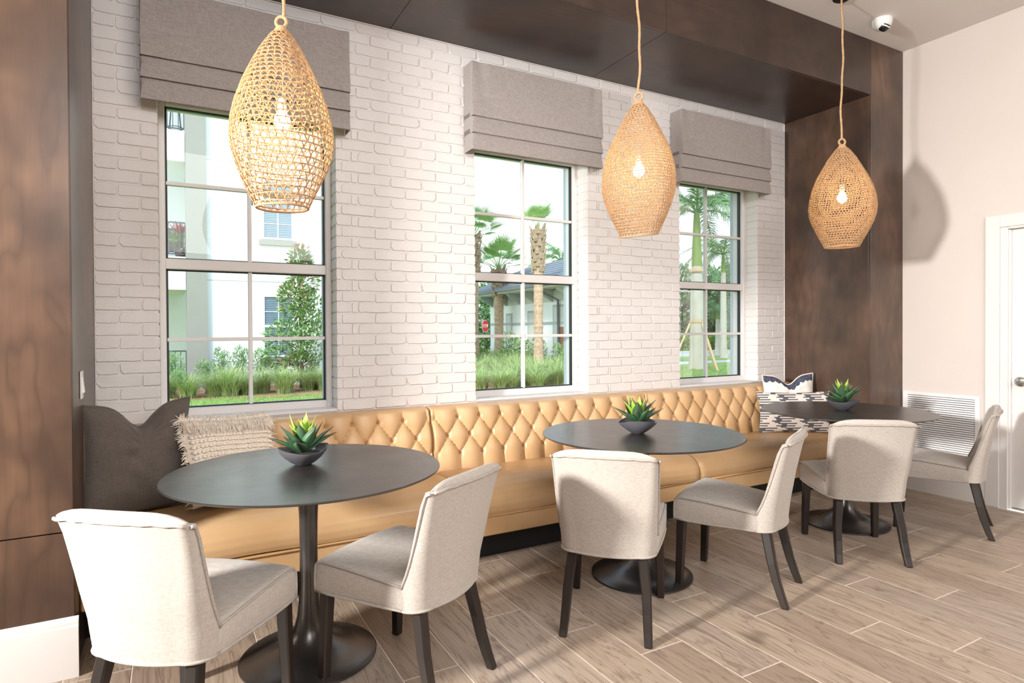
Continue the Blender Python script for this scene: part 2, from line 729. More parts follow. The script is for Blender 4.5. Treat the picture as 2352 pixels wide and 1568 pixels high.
def brick_size(b):
    a = cam_px((b[0], 0, b[2]))
    c = cam_px((b[1], 0, b[2] + CO))
    u, v = (a[0] + c[0]) / 2, (a[1] + c[1]) / 2
    ok = 0 < v < 1000
    for (u0, u1, v0, v1) in ((322, 804, 0, 250), (1068, 1386, 160, 370), (1547, 1770, 262, 430)):
        if u0 < u < u1 and v0 < v < v1 - (u1 - u) * .1:
            ok = False
    return abs(c[0] - a[0]) * abs(c[1] - a[1]) * (1 if ok else 0)


bricks.sort(key=brick_size, reverse=True)
_rest = MB()
for i, b in enumerate(bricks):
    me = brick_meshes[(i * 7) % len(brick_meshes)]
    g = .0042 if (b[1] - b[0]) > .06 else .002
    x0, x1 = b[0] + (0 if b[3] else g), b[1] - (0 if b[4] else g)
    dy = random.uniform(-.0015, .0015)
    if i < 300:
        o = link('brick', me, wall_back, (x0, dy, b[2] + random.uniform(-.0015, .0015)), scale=(x1 - x0, 1, random.uniform(.95, 1.03)))
    else:
        for_v = [(x0 + v.co.x * (x1 - x0), v.co.y + dy, v.co.z + b[2]) for v in me.vertices]
        _rest.add(for_v, [tuple(p.vertices) for p in me.polygons])
# brick returns in the window reveals
for b in bricks:
    if b[3]:
        _rest.cbox(b[0] - .0025, b[0] + .05, .004, .132, b[2] - .0285, b[2] + .0285, .004)
    if b[4]:
        _rest.cbox(b[1] - .05, b[1] + .0025, .004, .132, b[2] - .0285, b[2] + .0285, .004)
_r = _rest.build('brick_field', M['brick_paint'], wall_back)
_r['kind'] = 'stuff'

# ---- wood portal
portal = struct('trim_1', 'dark stained wood portal framing the window alcove', 'wood trim')


def panel(x0, x1, y0, y1, z0, z1, mat):
    return MB().cbox(x0 + .001, x1 - .001, y0, y1, z0 + .001, z1 - .001, .0015).build('panel', M[mat], portal)


V, W = 'walnut_vertical_lit', 'walnut_lengthwise_shaded'
panel(XW, XL - .001, -D, -D + .02, .56, H, V)
panel(XW, XL - .001, -D, -D + .02, 0, .557, V)
MB().box(XW, XL - .02, -D + .02, .005, 0, H).build('pillar_core', M['wall_paint'], portal)
panel(XL - .02, XL, -D + .02, .004, 0, S, V)
for a, b in ((XL, 1.18), (1.18, 2.705), (2.705, XB)):
    panel(a, b, -D + .02, .004, S, S + .02, W)
for a, b in ((XL, 2.705), (2.705, XB)):
    panel(a, b, -D, -D + .02, S, H, W)
panel(XB, XB + .02, -D + .02, .004, 0, S, V)
panel(XB, XR, -D, -D + .02, 0, H, V)
MB().box(XB + .02, XR, -D + .02, .005, 0, H).build('pillar_core', M['wall_paint'], portal)
MB().box(XL, XB, -D + .02, .005, S + .02, H).build('header_core', M['wall_paint'], portal)
ck = MB()
ck.box(XL, XB, -.006, .004, S - .005, S)
ck.box(XL, XL + .004, -.006, .004, .4, S)
ck.box(XB - .004, XB, -.006, .004, .4, S)
ck.build('caulk_line', M['white_trim'], portal)

# ---- baseboards


def baseboard(name, label, p0, p1, out):
    """profile swept between two floor points; out = unit vector to the room"""
    prof = [(0, 0), (.016, 0), (.016, .196), (.013, .202), (.013, .214), (.010, .222), (.004, .232), (0, .232)]
    a = [(p0[0] + out[0] * d, p0[1] + out[1] * d, z) for d, z in prof]
    b = [(p1[0] + out[0] * d, p1[1] + out[1] * d, z) for d, z in prof]
    o = MB().loft([a, b]).build(name, M['white_trim'])
    return tag(o, label, 'baseboard', kind='structure')


baseboard('baseboard_left', 'tall white baseboard under the dark wood pillar', (XW, -D, 0), (XL + .012, -D, 0), (0, -1))
baseboard('baseboard_right', 'tall white baseboard below the return vent', (XR, -D, 0), (XR, -1.385, 0), (-1, 0))

# ---- windows
def window(i, a, b, label):
    w = struct('window_%d' % i, label, 'window')
    yf, yg = .135, .17
    g0, g1 = a + .036, b - .037      # glass edges
    zb, zt = .9077, 2.545
    zm0, zm1 = 1.665, 1.722        # meeting rail
    zs = (zb + zm0) / 2 - .005
    zu = (zm1 + zt) / 2
    xm = (g0 + g1) / 2
    fr = MB()
    fr.cbox(a, g0 - .003, yf - .012, .24, ZO0, ZO1, .004)
    fr.cbox(g1 + .003, b, yf - .012, .24, ZO0, ZO1, .004)
    fr.cbox(g0 - .003, g1 + .003, yf - .012, .24, ZO0, zb - .003, .004)
    fr.cbox(g0 - .003, g1 + .003, yf - .012, .24, zt + .003, ZO1, .004)
    fr.build('window_frame', M['window_white'], w)
    MB().cbox(g0 - .006, g1 + .006, yf - .006, .235, zm0, zm1, .004).build('meeting_rail', M['window_white'], w)
    sl = MB().cbox(a, b, .0, yf - .012, ZO0 - .004, ZO0 + .012, .003).build('window_sill', M['brick_paint'], w)
    gk = MB()
    t = .007
    for (z0, z1) in ((zb - .003, zm0), (zm1, zt + .003)):
        gk.box(g0 - .004, g0 + t, yg - .012, yg + .012, z0, z1)
        gk.box(g1 - t, g1 + .004, yg - .012, yg + .012, z0, z1)
        gk.box(g0, g1, yg - .012, yg + .012, z0, z0 + t)
        gk.box(g0, g1, yg - .012, yg + .012, z1 - t, z1)
    gk.build('gasket_shadow_line', M['gasket_shadow_line'], w)  # dark strips draw gasket and shadow line together
    MB().cbox(xm - .010, xm + .010, yg - .020, yg + .012, zb, zm0, .002).build('muntin', M['window_white'], w)
    MB().cbox(xm - .010, xm + .010, yg - .020, yg + .012, zm1, zt, .002).build('muntin', M['window_white'], w)
    MB().cbox(g0, g1, yg - .018, yg + .012, zs - .010, zs + .010, .002).build('muntin', M['window_white'], w)
    MB().cbox(g0, g1, yg - .018, yg + .012, zu - .010, zu + .010, .002).build('muntin', M['window_white'], w)
    for (x0, x1) in ((g0, xm), (xm, g1)):
        for (z0, z1) in ((zb, zs), (zs, zm0), (zm1, zu), (zu, zt)):
            MB().box(x0, x1, yg - .002, yg + .002, z0, z1).build('pane', M['window_glass'], w)
    # outer reveal seen through the glass
    rv = MB()
    rv.box(b - .03, b + .05, .24, .275, ZO0 - .05, ZO1 + .05)
    rv.box(a - .05, a + .03, .24, .275, ZO0 - .05, ZO1 + .05)
    rv.box(a, b, .24, .28, ZO1 - .03, ZO1 + .05)
    rv.box(a, b, .24, .28, ZO0 - .05, ZO0 + .03)
    rv.build('outer_reveal', M['outer_stucco'], w)
    return w


plain('outer_stucco', srgb(176, 190, 202), .7, .03, 20)
window(1, *OPEN[0], 'tall white sash window looking onto a white apartment building')
window(2, *OPEN[1], 'middle white sash window looking onto sabal palms')
window(3, *OPEN[2], 'white sash window beside the wood pillar, looking onto a royal palm')

# ---- door
door = struct('door_1', 'white slab door with lever handle in the side wall', 'door')
MB().cbox(XR + .035, XR + .078, DY0, DY1, .012, DZ, .002).build('door_leaf', M['white_trim'], door)
MB().box(XR + .03, XR + .09, DY0, DY1, .0, .011).build('threshold', M['satin_nickel'], door)
cs = MB()
# casing: flat board with an inner bead, jamb and stop
def casing(y0, y1, z0, z1):
    cs.cbox(XR - .018, XR, y0, y1, z0, z1, .003)
casing(-1.475, -1.385, 0, DZ + .11)
casing(DY0 - .142, DY0 - .052, 0, DZ + .11)
casing(DY0 - .052, -1.475, DZ + .02, DZ + .11)
cs.build('door_casing', M['white_trim'], door)
jb = MB()
jb.cbox(XR - .008, XR + .14, DY1 + .004, DY1 + .052, 0, DZ + .02, .003)
jb.cbox(XR - .008, XR + .14, DY0 - .052, DY0 - .004, 0, DZ + .02, .003)
jb.cbox(XR - .008, XR + .14, DY0 - .004, DY1 + .004, DZ + .004, DZ + .02, .003)
jb.cbox(XR + .010, XR + .034, DY1 - .008, DY1 + .005, 0, DZ, .002)
jb.build('door_jamb', M['white_trim'], door)
hd = MB()
kz, ky = .932, -1.585
for i, (r, x) in enumerate(((.036, 0), (.036, .006), (.030, .011), (.012, .016), (.012, .05))):
    pass
ring = lambda r, x: [(XR + .035 - x, ky + r * math.cos(2 * PI * k / 20), kz + r * math.sin(2 * PI * k / 20)) for k in range(20)]
hd.loft([ring(.036, 0), ring(.036, .006), ring(.029, .012), ring(.013, .016), ring(.012, .05)])
hd.tube([(XR - .018, ky, kz), (XR - .022, ky - .03, kz), (XR - .02, ky - .07, kz - .004), (XR - .018, ky - .115, kz - .002)], [.012, .012, .010, .008], 8)
hd.build('door_handle', M['satin_nickel'], door, smooth=50)
# ================================================================ BANQUETTE
ML = (XB - XL) / 3.0
PX, PS = .1528, .110


def back_y(z):
    return -.098 - (.777 - z) * .21


def tuft(x, z):
    """puff (0..1) of the tufted leather, x measured from the module centre"""
    zs1, zs3 = .777, .557
    c = (z - zs1)
    if zs3 <= z <= zs1:
        s = (zs1 - z) / PS
        u = x / PX + .5          # row 1 buttons at u integer (ten buttons, centred)
        a = (u + s / 2) % 1.0
        b = (u - s / 2) % 1.0
        return (16 * a * (1 - a) * b * (1 - b)) ** .34
    u = (x / PX + .5) % 1.0
    p = (4 * u * (1 - u)) ** .68
    if z > zs1:
        k = min(1, (z - zs1) / .06)
    else:
        k = min(1, (zs3 - z) / .10)
    return p * (1 - .55 * k) + .55 * k * max(p, .72)


def button_points():
    pts = []
    for k in range(10):
        pts.append(((k - 4.5) * PX, .777))
        pts.append(((k - 4.5) * PX, .557))
    for k in range(11):
        pts.append(((k - 5) * PX, .667))
    return pts


def make_section():
    t = empty('banquette_section')
    hw = ML / 2 - .0015
    bp = button_points()
    NU, NV = 230, 66

    def back(u, v):
        x = -hw + 2 * hw * u
        zt, zb = .846, .42
        # v: 0 bottom of back, .9 top front edge, then rolls over to the wall
        if v < .9:
            z = zb + (zt - .022 - zb) * v / .9
            h = tuft(x, z)
            e = min(1.0, (hw - abs(x)) / .022)
            e = math.sqrt(max(0, 1 - (1 - e) ** 2))
            y = back_y(z) + .004 - .036 * h * (.25 + .75 * e)
            for (bx, bz) in bp:
                d2 = (x - bx) ** 2 + (z - bz) ** 2
                if d2 < .0016:
                    y += .014 * math.exp(-d2 / .00018)
            tz = max(0, (z - (zt - .05)) / .03)
            y += .004 * tz
            y += (1 - e) * .012
            return (x, y, z)
        w = (v - .9) / .1
        z = zt - .022
        h = tuft(x, z)
        e = min(1.0, (hw - abs(x)) / .022)
        e = math.sqrt(max(0, 1 - (1 - e) ** 2))
        y0 = back_y(z) + .008 - .036 * h * (.25 + .75 * e) + (1 - e) * .012
        a = w * PI / 2
        yy = y0 + (-.006 - y0) * (1 - math.cos(a))
        zz = z + .022 * math.sin(a) * (.75 + .25 * e)
        return (x, yy, zz)

    mb = MB().grid(back, NU, NV)
    # plain sides and rear so the cushion is a solid
    mb.box(-hw, hw, -.07, -.004, .40, .82)
    mb.build('backrest', M['tan_leather'], t, smooth=60)
    bm = MB()
    bm.lathe([(.0001, .006), (.006, .005), (.0095, .002), (.0098, -.002), (.008, -.005)], 12).mesh('x', M['tan_button'])
    bme = MB().lathe([(.0001, .0065), (.006, .0055), (.0092, .002), (.0095, -.002), (.008, -.006)], 12).mesh('button', M['tan_button'], smooth=True)
    for (bx, bz) in bp:
        link('button', bme, t, (bx, back_y(bz) + .004, bz), (PI / 2 + .2, 0, 0))
    # seat cushion
    prof = [(-.10, .38), (-.11, .440), (-.18, .462), (-.30, .472), (-.42, .474), (-.50, .470), (-.56, .460), (-.605, .444), (-.638, .420), (-.657, .388), (-.665, .350), (-.662, .318), (-.655, .299)]

    def seat(u, v):
        x = -hw + 2 * hw * u
        d = hw - abs(x)
        e = min(1.0, d / .055)
        k = math.sqrt(max(0.0, 1 - (1 - e) ** 2))
        f = v * (len(prof) - 1)
        i = min(int(f), len(prof) - 2)
        w = f - i
        y = prof[i][0] * (1 - w) + prof[i + 1][0] * w
        z = prof[i][1] * (1 - w) + prof[i + 1][1] * w
        # cushion pulls in at its ends
        cy, cz = -.34, .36
        q = .90 + .10 * k
        wob = .003 * math.sin(x * 9 + y * 14) * k
        return (x, cy + (y - cy) * (.955 + .045 * k), (cz + (z - cz) * q if z > cz else z) + wob + .006 * (1 - (x / hw) ** 2))
    mb = MB().grid(seat, 90, 49)
    mb.box(-hw, hw, -.60, -.12, .30, .34)
    mb.build('seat_cushion', M['tan_leather'], t, smooth=60)
    MB().tube([(-hw + .002, -.650, .295), (-hw * .5, -.655, .294), (0, -.656, .294), (hw * .5, -.655, .294), (hw - .002, -.650, .295)], .006, 8).build('piping', M['tan_welt'], t, smooth=True)
    MB().cbox(-hw, hw, -.650, -.05, .185, .300, .006).build('seat_front', M['tan_leather'], t)
    MB().box(-hw - .001, hw + .001, -.462, -.02, 0.0, .186).build('kick_plinth', M['black_kick'], t)
    return t


sec = make_section()
_secl = ['tan tufted leather banquette section beside the charcoal pillow and wood pillar',
         'middle tan tufted leather banquette section below the middle window',
         'tan tufted leather banquette section holding the patterned pillows']
for i in range(3):
    o = sec if i == 0 else copy_tree(sec)
    o.location = (XL + ML * (i + .5), 0, 0)
    tag(o, _secl[i], 'banquette', 'tufted leather banquette')

# ================================================================ TABLES
def make_table():
    t = empty('pedestal_table')
    R_ = .534
    MB().lathe([(.0001, .738), (.10, .738), (.40, .742), (R_ - .045, .748), (R_ - .008, .7565), (R_, .7605), (R_, .764), (R_ - .003, .7665), (.40, .767), (.0001, .767)], 96, cap0=False, cap1=False).build('tabletop', M['dark_bronze'], t, smooth=35)
    MB().lathe([(.110, .738), (.100, .730), (.062, .712), (.048, .690), (.040, .640), (.0365, .56), (.035, .46), (.0355, .36), (.037, .28), (.041, .22), (.047, .17), (.057, .13), (.072, .098), (.10, .070), (.13, .052)], 48, cap0=False, cap1=False).build('pedestal', M['dark_bronze'], t, smooth=50)
    MB().lathe([(.262, 0), (.268, .003), (.268, .010), (.262, .014), (.20, .026), (.15, .040), (.125, .054), (.10, .068), (.0001, .074)], 72, cap1=False).build('table_base', M['dark_bronze'], t, smooth=50)
    return t


TABS = [((.475, -1.082), 'round dark bronze pedestal table in front of the cream fringed pillow'),
        ((2.208, -1.115), 'round dark bronze pedestal table under the middle rope pendant'),
        ((3.998, -1.125), 'round dark bronze pedestal table next to the wall vent')]
tab = make_table()
for i, (p, lab) in enumerate(TABS):
    o = tab if i == 0 else copy_tree(tab)
    o.location = (p[0], p[1], 0)
    o.rotation_euler.z = i * 1.3
    tag(o, lab, 'table', 'pedestal tables along the banquette')

# ================================================================ CHAIRS
ZBOT = .345


def lerp(a, b, t):
    return a + (b - a) * t


def tab_interp(tb, z):
    for i in range(len(tb) - 1):
        if z <= tb[i + 1][0]:
            t = (z - tb[i][0]) / (tb[i + 1][0] - tb[i][0])
            t = max(0, min(1, t))
            return lerp(tb[i][1], tb[i + 1][1], t)
    return tb[-1][1]


W_T = [(.345, .206), (.42, .213), (.55, .219), (.70, .224), (.79, .227)]
XB_T = [(.345, -.232), (.45, -.242), (.60, -.268), (.72, -.296), (.79, -.318)]
XF_T = [(.345, -.135), (.43, -.136), (.455, -.146), (.50, -.168), (.58, -.197), (.66, -.222), (.72, -.241), (.765, -.262), (.79, -.286)]


def chair_section(z, shrink=0.0, dz=0.0):
    w, xb, xf = tab_interp(W_T, z), tab_interp(XB_T, z), tab_interp(XF_T, z)
    rc = min(.075, (xf - xb) * .8)
    bow = .022
    half = []
    for i in range(4):
        half.append((lerp(xf, xb + rc + bow, i / 4), w))
    for i in range(7):
        a = PI / 2 * i / 6
        half.append((xb + bow + rc - rc * math.sin(a), w - rc + rc * math.cos(a)))
    for i in range(1, 7):
        t = i / 6
        half.append((xb + bow * (1 - t) ** 2, (w - rc) * (1 - t)))
    outer = half + [(x, -y) for x, y in half[-2::-1]]
    inner = []
    n = 14
    thick = max(.02, xf - xb - .05)
    for i in range(n + 1):
        u = -1 + 2 * i / n
        xi = xf + .014 * (1 - u ** 6) - min(.036, .25 * (xf - xb) + .004) * (1 - u * u)
        inner.append((xi, u * (w - .004)))
    ring = outer + inner
    if shrink:
        # pull towards the mid curve for the rounded top
        res = []
        for x, y in ring:
            uy = max(-1, min(1, y / w))
            xm = (xf + xb + bow * uy * uy) / 2 - .01 * (1 - uy * uy)
            res.append((lerp(x, xm, shrink), y * (1 - .03 * shrink)))
        ring = res
    top_drop = 0.0
    return [(x, y, z + dz) for x, y in ring], len(outer)


def top_shape(p):
    return p


def stretch(mb):
    """back a little taller above the seat"""
    mb.v = [(x, y, z if z < .47 or x > -.10 else .47 + (z - .47) * 1.07) for (x, y, z) in mb.v]
    return mb


def make_chair():
    t = empty('dining_chair')
    rings = []
    for z in (.345, .36, .40, .43, .455, .48, .52, .56, .60, .64, .68, .72, .75, .768):
        r, no = chair_section(z)
        rings.append(r)
    for sh, dz in ((.02, .008), (.14, .018), (.38, .025), (.7, .029), (.92, .030)):
        r, no = chair_section(.768, sh, dz)
        rings.append(r)
    for r in rings[-5:]:
        for i, (x, y, z) in enumerate(r):
            r[i] = (x, y, .768 + (z - .768) * (1 - .85 * min(1, abs(y / .227)) ** 5))
    # slight dip along the top edge, raised corners
    for r in rings:
        for i, (x, y, z) in enumerate(r):
            if z > .70:
                k = (z - .70) / .10
                r[i] = (x, y, z + k * (-.010 * abs(y / .23) ** 4))
    stretch(MB().loft(rings)).build('backrest', M['chair_linen'], t, smooth=70)
    # seat
    def seat_ring(x, w, zt, zb, rt=.016, bulge=.004):
        pts = []
        zc = [(w, zb + .004), (w + bulge, (zt + zb) / 2 - .02), (w + bulge, (zt + zb) / 2 + .02), (w, zt - rt), (w - rt * .3, zt - rt * .25), (w - rt * 1.2, zt)]
        for y, z in zc:
            pts.append((x, y, z))
        for i in range(1, 8):
            u = 1 - i / 4.0
            y = (w - rt * 1.2) * u
            pts.append((x, y, zt + .010 * (1 - u * u)))
        for y, z in zc[::-1]:
            pts.append((x, -y, z))
        pts += [(x, -w * .5, zb), (x, 0, zb), (x, w * .5, zb)]
        return pts
    st = [(-.165, .165, .440), (-.14, .2085, .446), (-.08, .213, .452), (0, .219, .461), (.08, .225, .469), (.16, .230, .475), (.215, .233, .477), (.242, .233, .474), (.256, .2325, .466), (.263, .231, .452)]
    rs = [seat_ring(x, w, z, .352 if x < .25 else .354) for x, w, z in st]
    MB().loft(rs).build('seat', M['chair_linen'], t, smooth=70)
    # welts
    wl = MB()
    for s in (1, -1):
        path = []
        for z in (.432, .455, .48, .52, .56, .60, .64, .68, .72, .740, .750):
            path.append((tab_interp(XF_T, z) + .001, s * (tab_interp(W_T, z) + .001), z + (max(0, z - .70) / .10) * .004))
        corner = (tab_interp(XB_T, .768) + .036, s * (tab_interp(W_T, .768) + .003), .761)
        path.append(((tab_interp(XF_T, .764) + corner[0]) / 2 + .004, corner[1], .758))
        path.append(corner)
        wl.tube(path, .0052, 6)
        # seat side welt then front corner
        p2 = [(-.137, s * .2095, .4335), (-.08, s * .2145, .440), (0, s * .2205, .449), (.08, s * .2265, .457), (.16, s * .2315, .463), (.22, s * .2345, .466), (.246, s * .2345, .463), (.258, s * .2345, .452), (.263, s * .234, .43), (.264, s * .234, .39), (.264, s * .233, .354)]
        wl.tube(p2, .0048, 6)
    r, no = chair_section(.768)
    top = []
    for (x, y, z) in r[:no]:
        if x < tab_interp(XB_T, .768) + .038:
            top.append((x - .003, y * 1.008, .770 - .010 * abs(y / .23) ** 4 + .0015 * math.sin(y * 90)))
    wl.tube(top, .0052, 6)
    r, no = chair_section(.345)
    low = [(x, y * 1.012, .351) for (x, y, z) in r[:no]]
    low = [(.264, .234, .353), (.20, .2345, .352), (.1, .230, .351), (0, .2225, .351), (-.07, .2155, .351)] + low + [(-.07, -.2155, .351), (0, -.2225, .351), (.1, -.230, .351), (.20, -.2345, .352), (.264, -.234, .353), (.268, 0, .353)]
    wl.tube(low, .0055, 6, closed=True)
    # front top edge welt
    stretch(wl).build('piping', M['chair_welt'], t, smooth=True)
    # legs
    def leg(path, w0, w1):
        rings = []
        n = len(path)
        for i, (x, y, z) in enumerate(path):
            h = lerp(w0, w1, i / (n - 1)) / 2
            c = h * .25
            rings.append([(x + a, y + b, z) for a, b in ((h, h - c), (h - c, h), (-h + c, h), (-h, h - c), (-h, -h + c), (-h + c, -h), (h - c, -h), (h, -h + c))])
        return MB().loft(rings)
    for s in (1, -1):
        leg([(.232, s * .203, .356), (.236, s * .205, .24), (.241, s * .208, .12), (.245, s * .210, .006), (.245, s * .210, 0)], .045, .031).build('leg', M['espresso_leg'], t)
        leg([(-.160, s * .150, .372), (-.180, s * .160, .28), (-.197, s * .170, .20), (-.217, s * .174, .12), (-.240, s * .178, .05), (-.257, s * .181, .006), (-.259, s * .181, 0)], .045, .031).build('leg', M['espresso_leg'], t)
    return t


chair = make_chair()
CH = [((.037, -1.381), 50.5, 'beige linen dining chair with its back to the white baseboard, by the first table'),
      ((.794, -1.405), 121.5, 'beige linen dining chair with sunlit seat between the first and middle tables'),
      ((1.7785, -1.405), 45, 'beige linen dining chair seen from behind at the middle table, diagonal shadow on its back'),
      ((2.571, -1.4535), 116.7, 'beige linen dining chair side-on at the middle table, facing the banquette'),
      ((3.573, -1.455), 52.5, 'beige linen dining chair seen from behind at the table next to the vent'),
      ((4.504, -1.4795), 114.4, 'beige linen dining chair in front of the wall vent, nearest the door')]
for i, (p, a, lab) in enumerate(CH):
    o = chair if i == 0 else copy_tree(chair)
    o.location = (p[0], p[1], 0)
    o.rotation_euler.z = math.radians(a)
    tag(o, lab, 'chair', 'linen dining chairs')

# ================================================================ ROMAN SHADES
def make_shade(wd):
    t = empty('roman_shade')
    ht, dp = .562, .128
    # front profile (y, z) with two soft folds; sides wrap to the wall
    def body(z0, z1, bulge, name, d0, d1, sag=0):
        def f(u, v):
            # u runs wall-left -> front -> wall-right
            z = z0 + (z1 - z0) * v
            d = d0 + (d1 - d0) * v + bulge * math.sin(PI * v)
            L = d + wd + d
            s = u * L
            rc = .012
            if s < d:
                x, y = 0, -s
                if s > d - rc:
                    k = (s - d + rc) / rc
                    x = rc * .3 * k * k
            elif s < d + wd:
                x, y = s - d, -d
                if x < rc:
                    y = -d + rc * .3 * (1 - x / rc) ** 2
                if wd - x < rc:
                    y = -d + rc * .3 * (1 - (wd - x) / rc) ** 2
            else:
                x, y = wd, -d + (s - d - wd)
            e = min(x, wd - x)
            if name == 'shade_panel' and abs(y + d) < .01:
                # slack pleat near the corners
                y += .010 * math.exp(-((e - .06 - .04 * (1 - v)) / .035) ** 2) * (v ** 2)
                y += .003 * math.sin(x * 7 + v * 3)
            return (x, y, z)
        mb = MB().grid(f, 70, 12)
        return mb
    zf1, zf2, zb, zt = 2.690, 2.588, 2.480, 3.042
    body(zf1 + .004, zt, .0, 'shade_panel', dp + .006, dp - .004).box(.004, wd - .004, -dp + .02, -.002, zt - .03, zt - .001).build('shade_panel', M['shade_linen'], t, smooth=50)
    body(zf2 - .001, zf1 + .030, .004, 'fold', dp + .004, dp - .022).build('shade_fold', M['shade_linen'], t, smooth=50)
    mb = body(zb, zf2 + .030, .004, 'fold', dp + .002, dp - .022)
    mb.box(.006, wd - .006, -dp + .004, -dp + .012, zb, zb + .03)
    mb.build('shade_fold', M['shade_linen'], t, smooth=50)
    MB().box(.008, wd - .008, -dp + .014, -dp + .02, zb + .01, zt - .03).build('shade_lining', M['shade_linen'], t)
    return t


sh = make_shade(1.035)
for i, (x, lab) in enumerate(((-.134, 'grey linen roman shade behind the nearest rope pendant'), (1.674, 'grey linen roman shade over the middle window'), (3.478, 'grey linen roman shade over the window beside the wood pillar'))):
    o = sh if i == 0 else copy_tree(sh)
    o.location = (x, -.007, 0)
    tag(o, lab, 'roman shade', 'roman shades')

# ================================================================ WALL AND CEILING FITTINGS
# return vent on the right wall
vent = empty('air_vent', (XR, 0, 0))
tag(vent, 'white louvered return air vent low on the side wall', 'vent')
vy0, vy1, vz0, vz1 = -1.35, -.796, .245, .803
fr = MB()
fw = .034
fr.cbox(-.010, -.001, vy0, vy1, vz1 - fw * .75, vz1, .002)
fr.cbox(-.010, -.001, vy0, vy1, vz0, vz0 + fw * .75, .002)
fr.cbox(-.010, -.001, vy0, vy0 + fw, vz0 + fw * .75, vz1 - fw * .75, .002)
fr.cbox(-.010, -.001, vy1 - fw, vy1, vz0 + fw * .75, vz1 - fw * .75, .002)
fr.build('vent_frame', M['white_plastic'], vent)
MB().box(-.0025, -.0012, vy0 + .02, vy1 - .02, vz0 + .02, vz1 - .02).build('vent_back', M['dark_slot'], vent)
nsl = 30
sme = MB().add([(-.0095, vy0 + fw - .002, 0), (-.0095, vy1 - fw + .002, 0), (-.003, vy1 - fw + .002, .011), (-.003, vy0 + fw - .002, .011),
                (-.0085, vy0 + fw - .002, -.001), (-.0085, vy1 - fw + .002, -.001), (-.002, vy1 - fw + .002, .010), (-.002, vy0 + fw - .002, .010)],
               [(0, 1, 2, 3), (7, 6, 5, 4), (0, 4, 5, 1), (1, 5, 6, 2), (2, 6, 7, 3), (3, 7, 4, 0)]).mesh('slat', M['white_plastic'])
for k in range(nsl):
    link('slat', sme, vent, (0, 0, vz0 + fw * .75 + .002 + k * (vz1 - vz0 - fw * 1.5) / nsl))
for (y, z) in ((vy0 + .016, vz1 - .05), (vy1 - .016, vz1 - .06)):
    MB().lathe([(.004, 0), (.0035, .0015), (.0001, .002)], 10).build('screw', M['satin_nickel'], vent).location = (-.0105, y, z)

# light switch on the left return
sw = empty('light_switch', (XL, -.545, 1.105))
tag(sw, 'white rocker light switch on the dark wood pillar return', 'light switch')
MB().cbox(.0005, .006, -.036, .036, -.058, .058, .002).build('wall_plate', M['white_plastic'], sw)
MB().add([(.006, -.016, -.033), (.006, .016, -.033), (.006, .016, .033), (.006, -.016, .033), (.014, -.015, -.032), (.014, .015, -.032), (.0075, .015, .032), (.0075, -.015, .032)],
         [(0, 1, 2, 3), (4, 5, 6, 7), (0, 1, 5, 4), (1, 2, 6, 5), (2, 3, 7, 6), (3, 0, 4, 7)]).build('rocker', M['white_plastic'], sw)

# dome camera
cm = empty('security_camera', (4.615, -1.015, H))
tag(cm, 'white ceiling dome security camera with dark lens', 'security camera')
MB().lathe([(.066, 0), (.068, -.006), (.068, -.022), (.064, -.040), (.054, -.058), (.040, -.070), (.0001, -.074)], 40, cap1=False).build('housing', M['white_plastic'], cm, smooth=50)
ln = MB().lathe([(.034, .010), (.0345, 0), (.032, -.012), (.026, -.024), (.016, -.032), (.0001, -.035)], 28, cap1=False).build('lens_dome', M['black_plastic'], cm, smooth=50)
ln.location = (-.006, -.020, -.056)
ln.rotation_euler = (.55, .10, 0)
ln.scale = (1.12, 1.12, 1.12)
rg = MB().lathe([(.037, .002), (.038, -.004), (.035, -.006)], 28, cap0=False, cap1=False).build('lens_ring', M['white_plastic'], cm, smooth=50)
rg.location = (-.006, -.020, -.056)
rg.rotation_euler = (.55, .10, 0)
rg.scale = (1.12, 1.12, 1.12)
# ================================================================ PENDANT LAMPS
def jute_mat():
    t = NT('jute_rope')
    n = t.noise(t.coords(), 160, 3)
    t.set(t.ramp(n, [(.3, srgb(176, 138, 100)), (.7, srgb(207, 170, 130))]), .85)
    t.bump(n, .4, .002)
    M['jute_rope'] = t.m


jute_mat()
plain('lamp_canopy_black', srgb(30, 28, 28), .5, .1)
plain('lamp_cable', srgb(214, 210, 196), .5, .05)
emit('bulb_light', (1.0, .78, .48, 1), 105.0)
LP = [(0, .036), (.03, .052), (.1, .084), (.2, .120), (.3, .155), (.4, .182), (.5, .199), (.6, .2055), (.68, .199), (.76, .182), (.84, .158), (.9, .138), (.95, .120), (1.0, .104)]


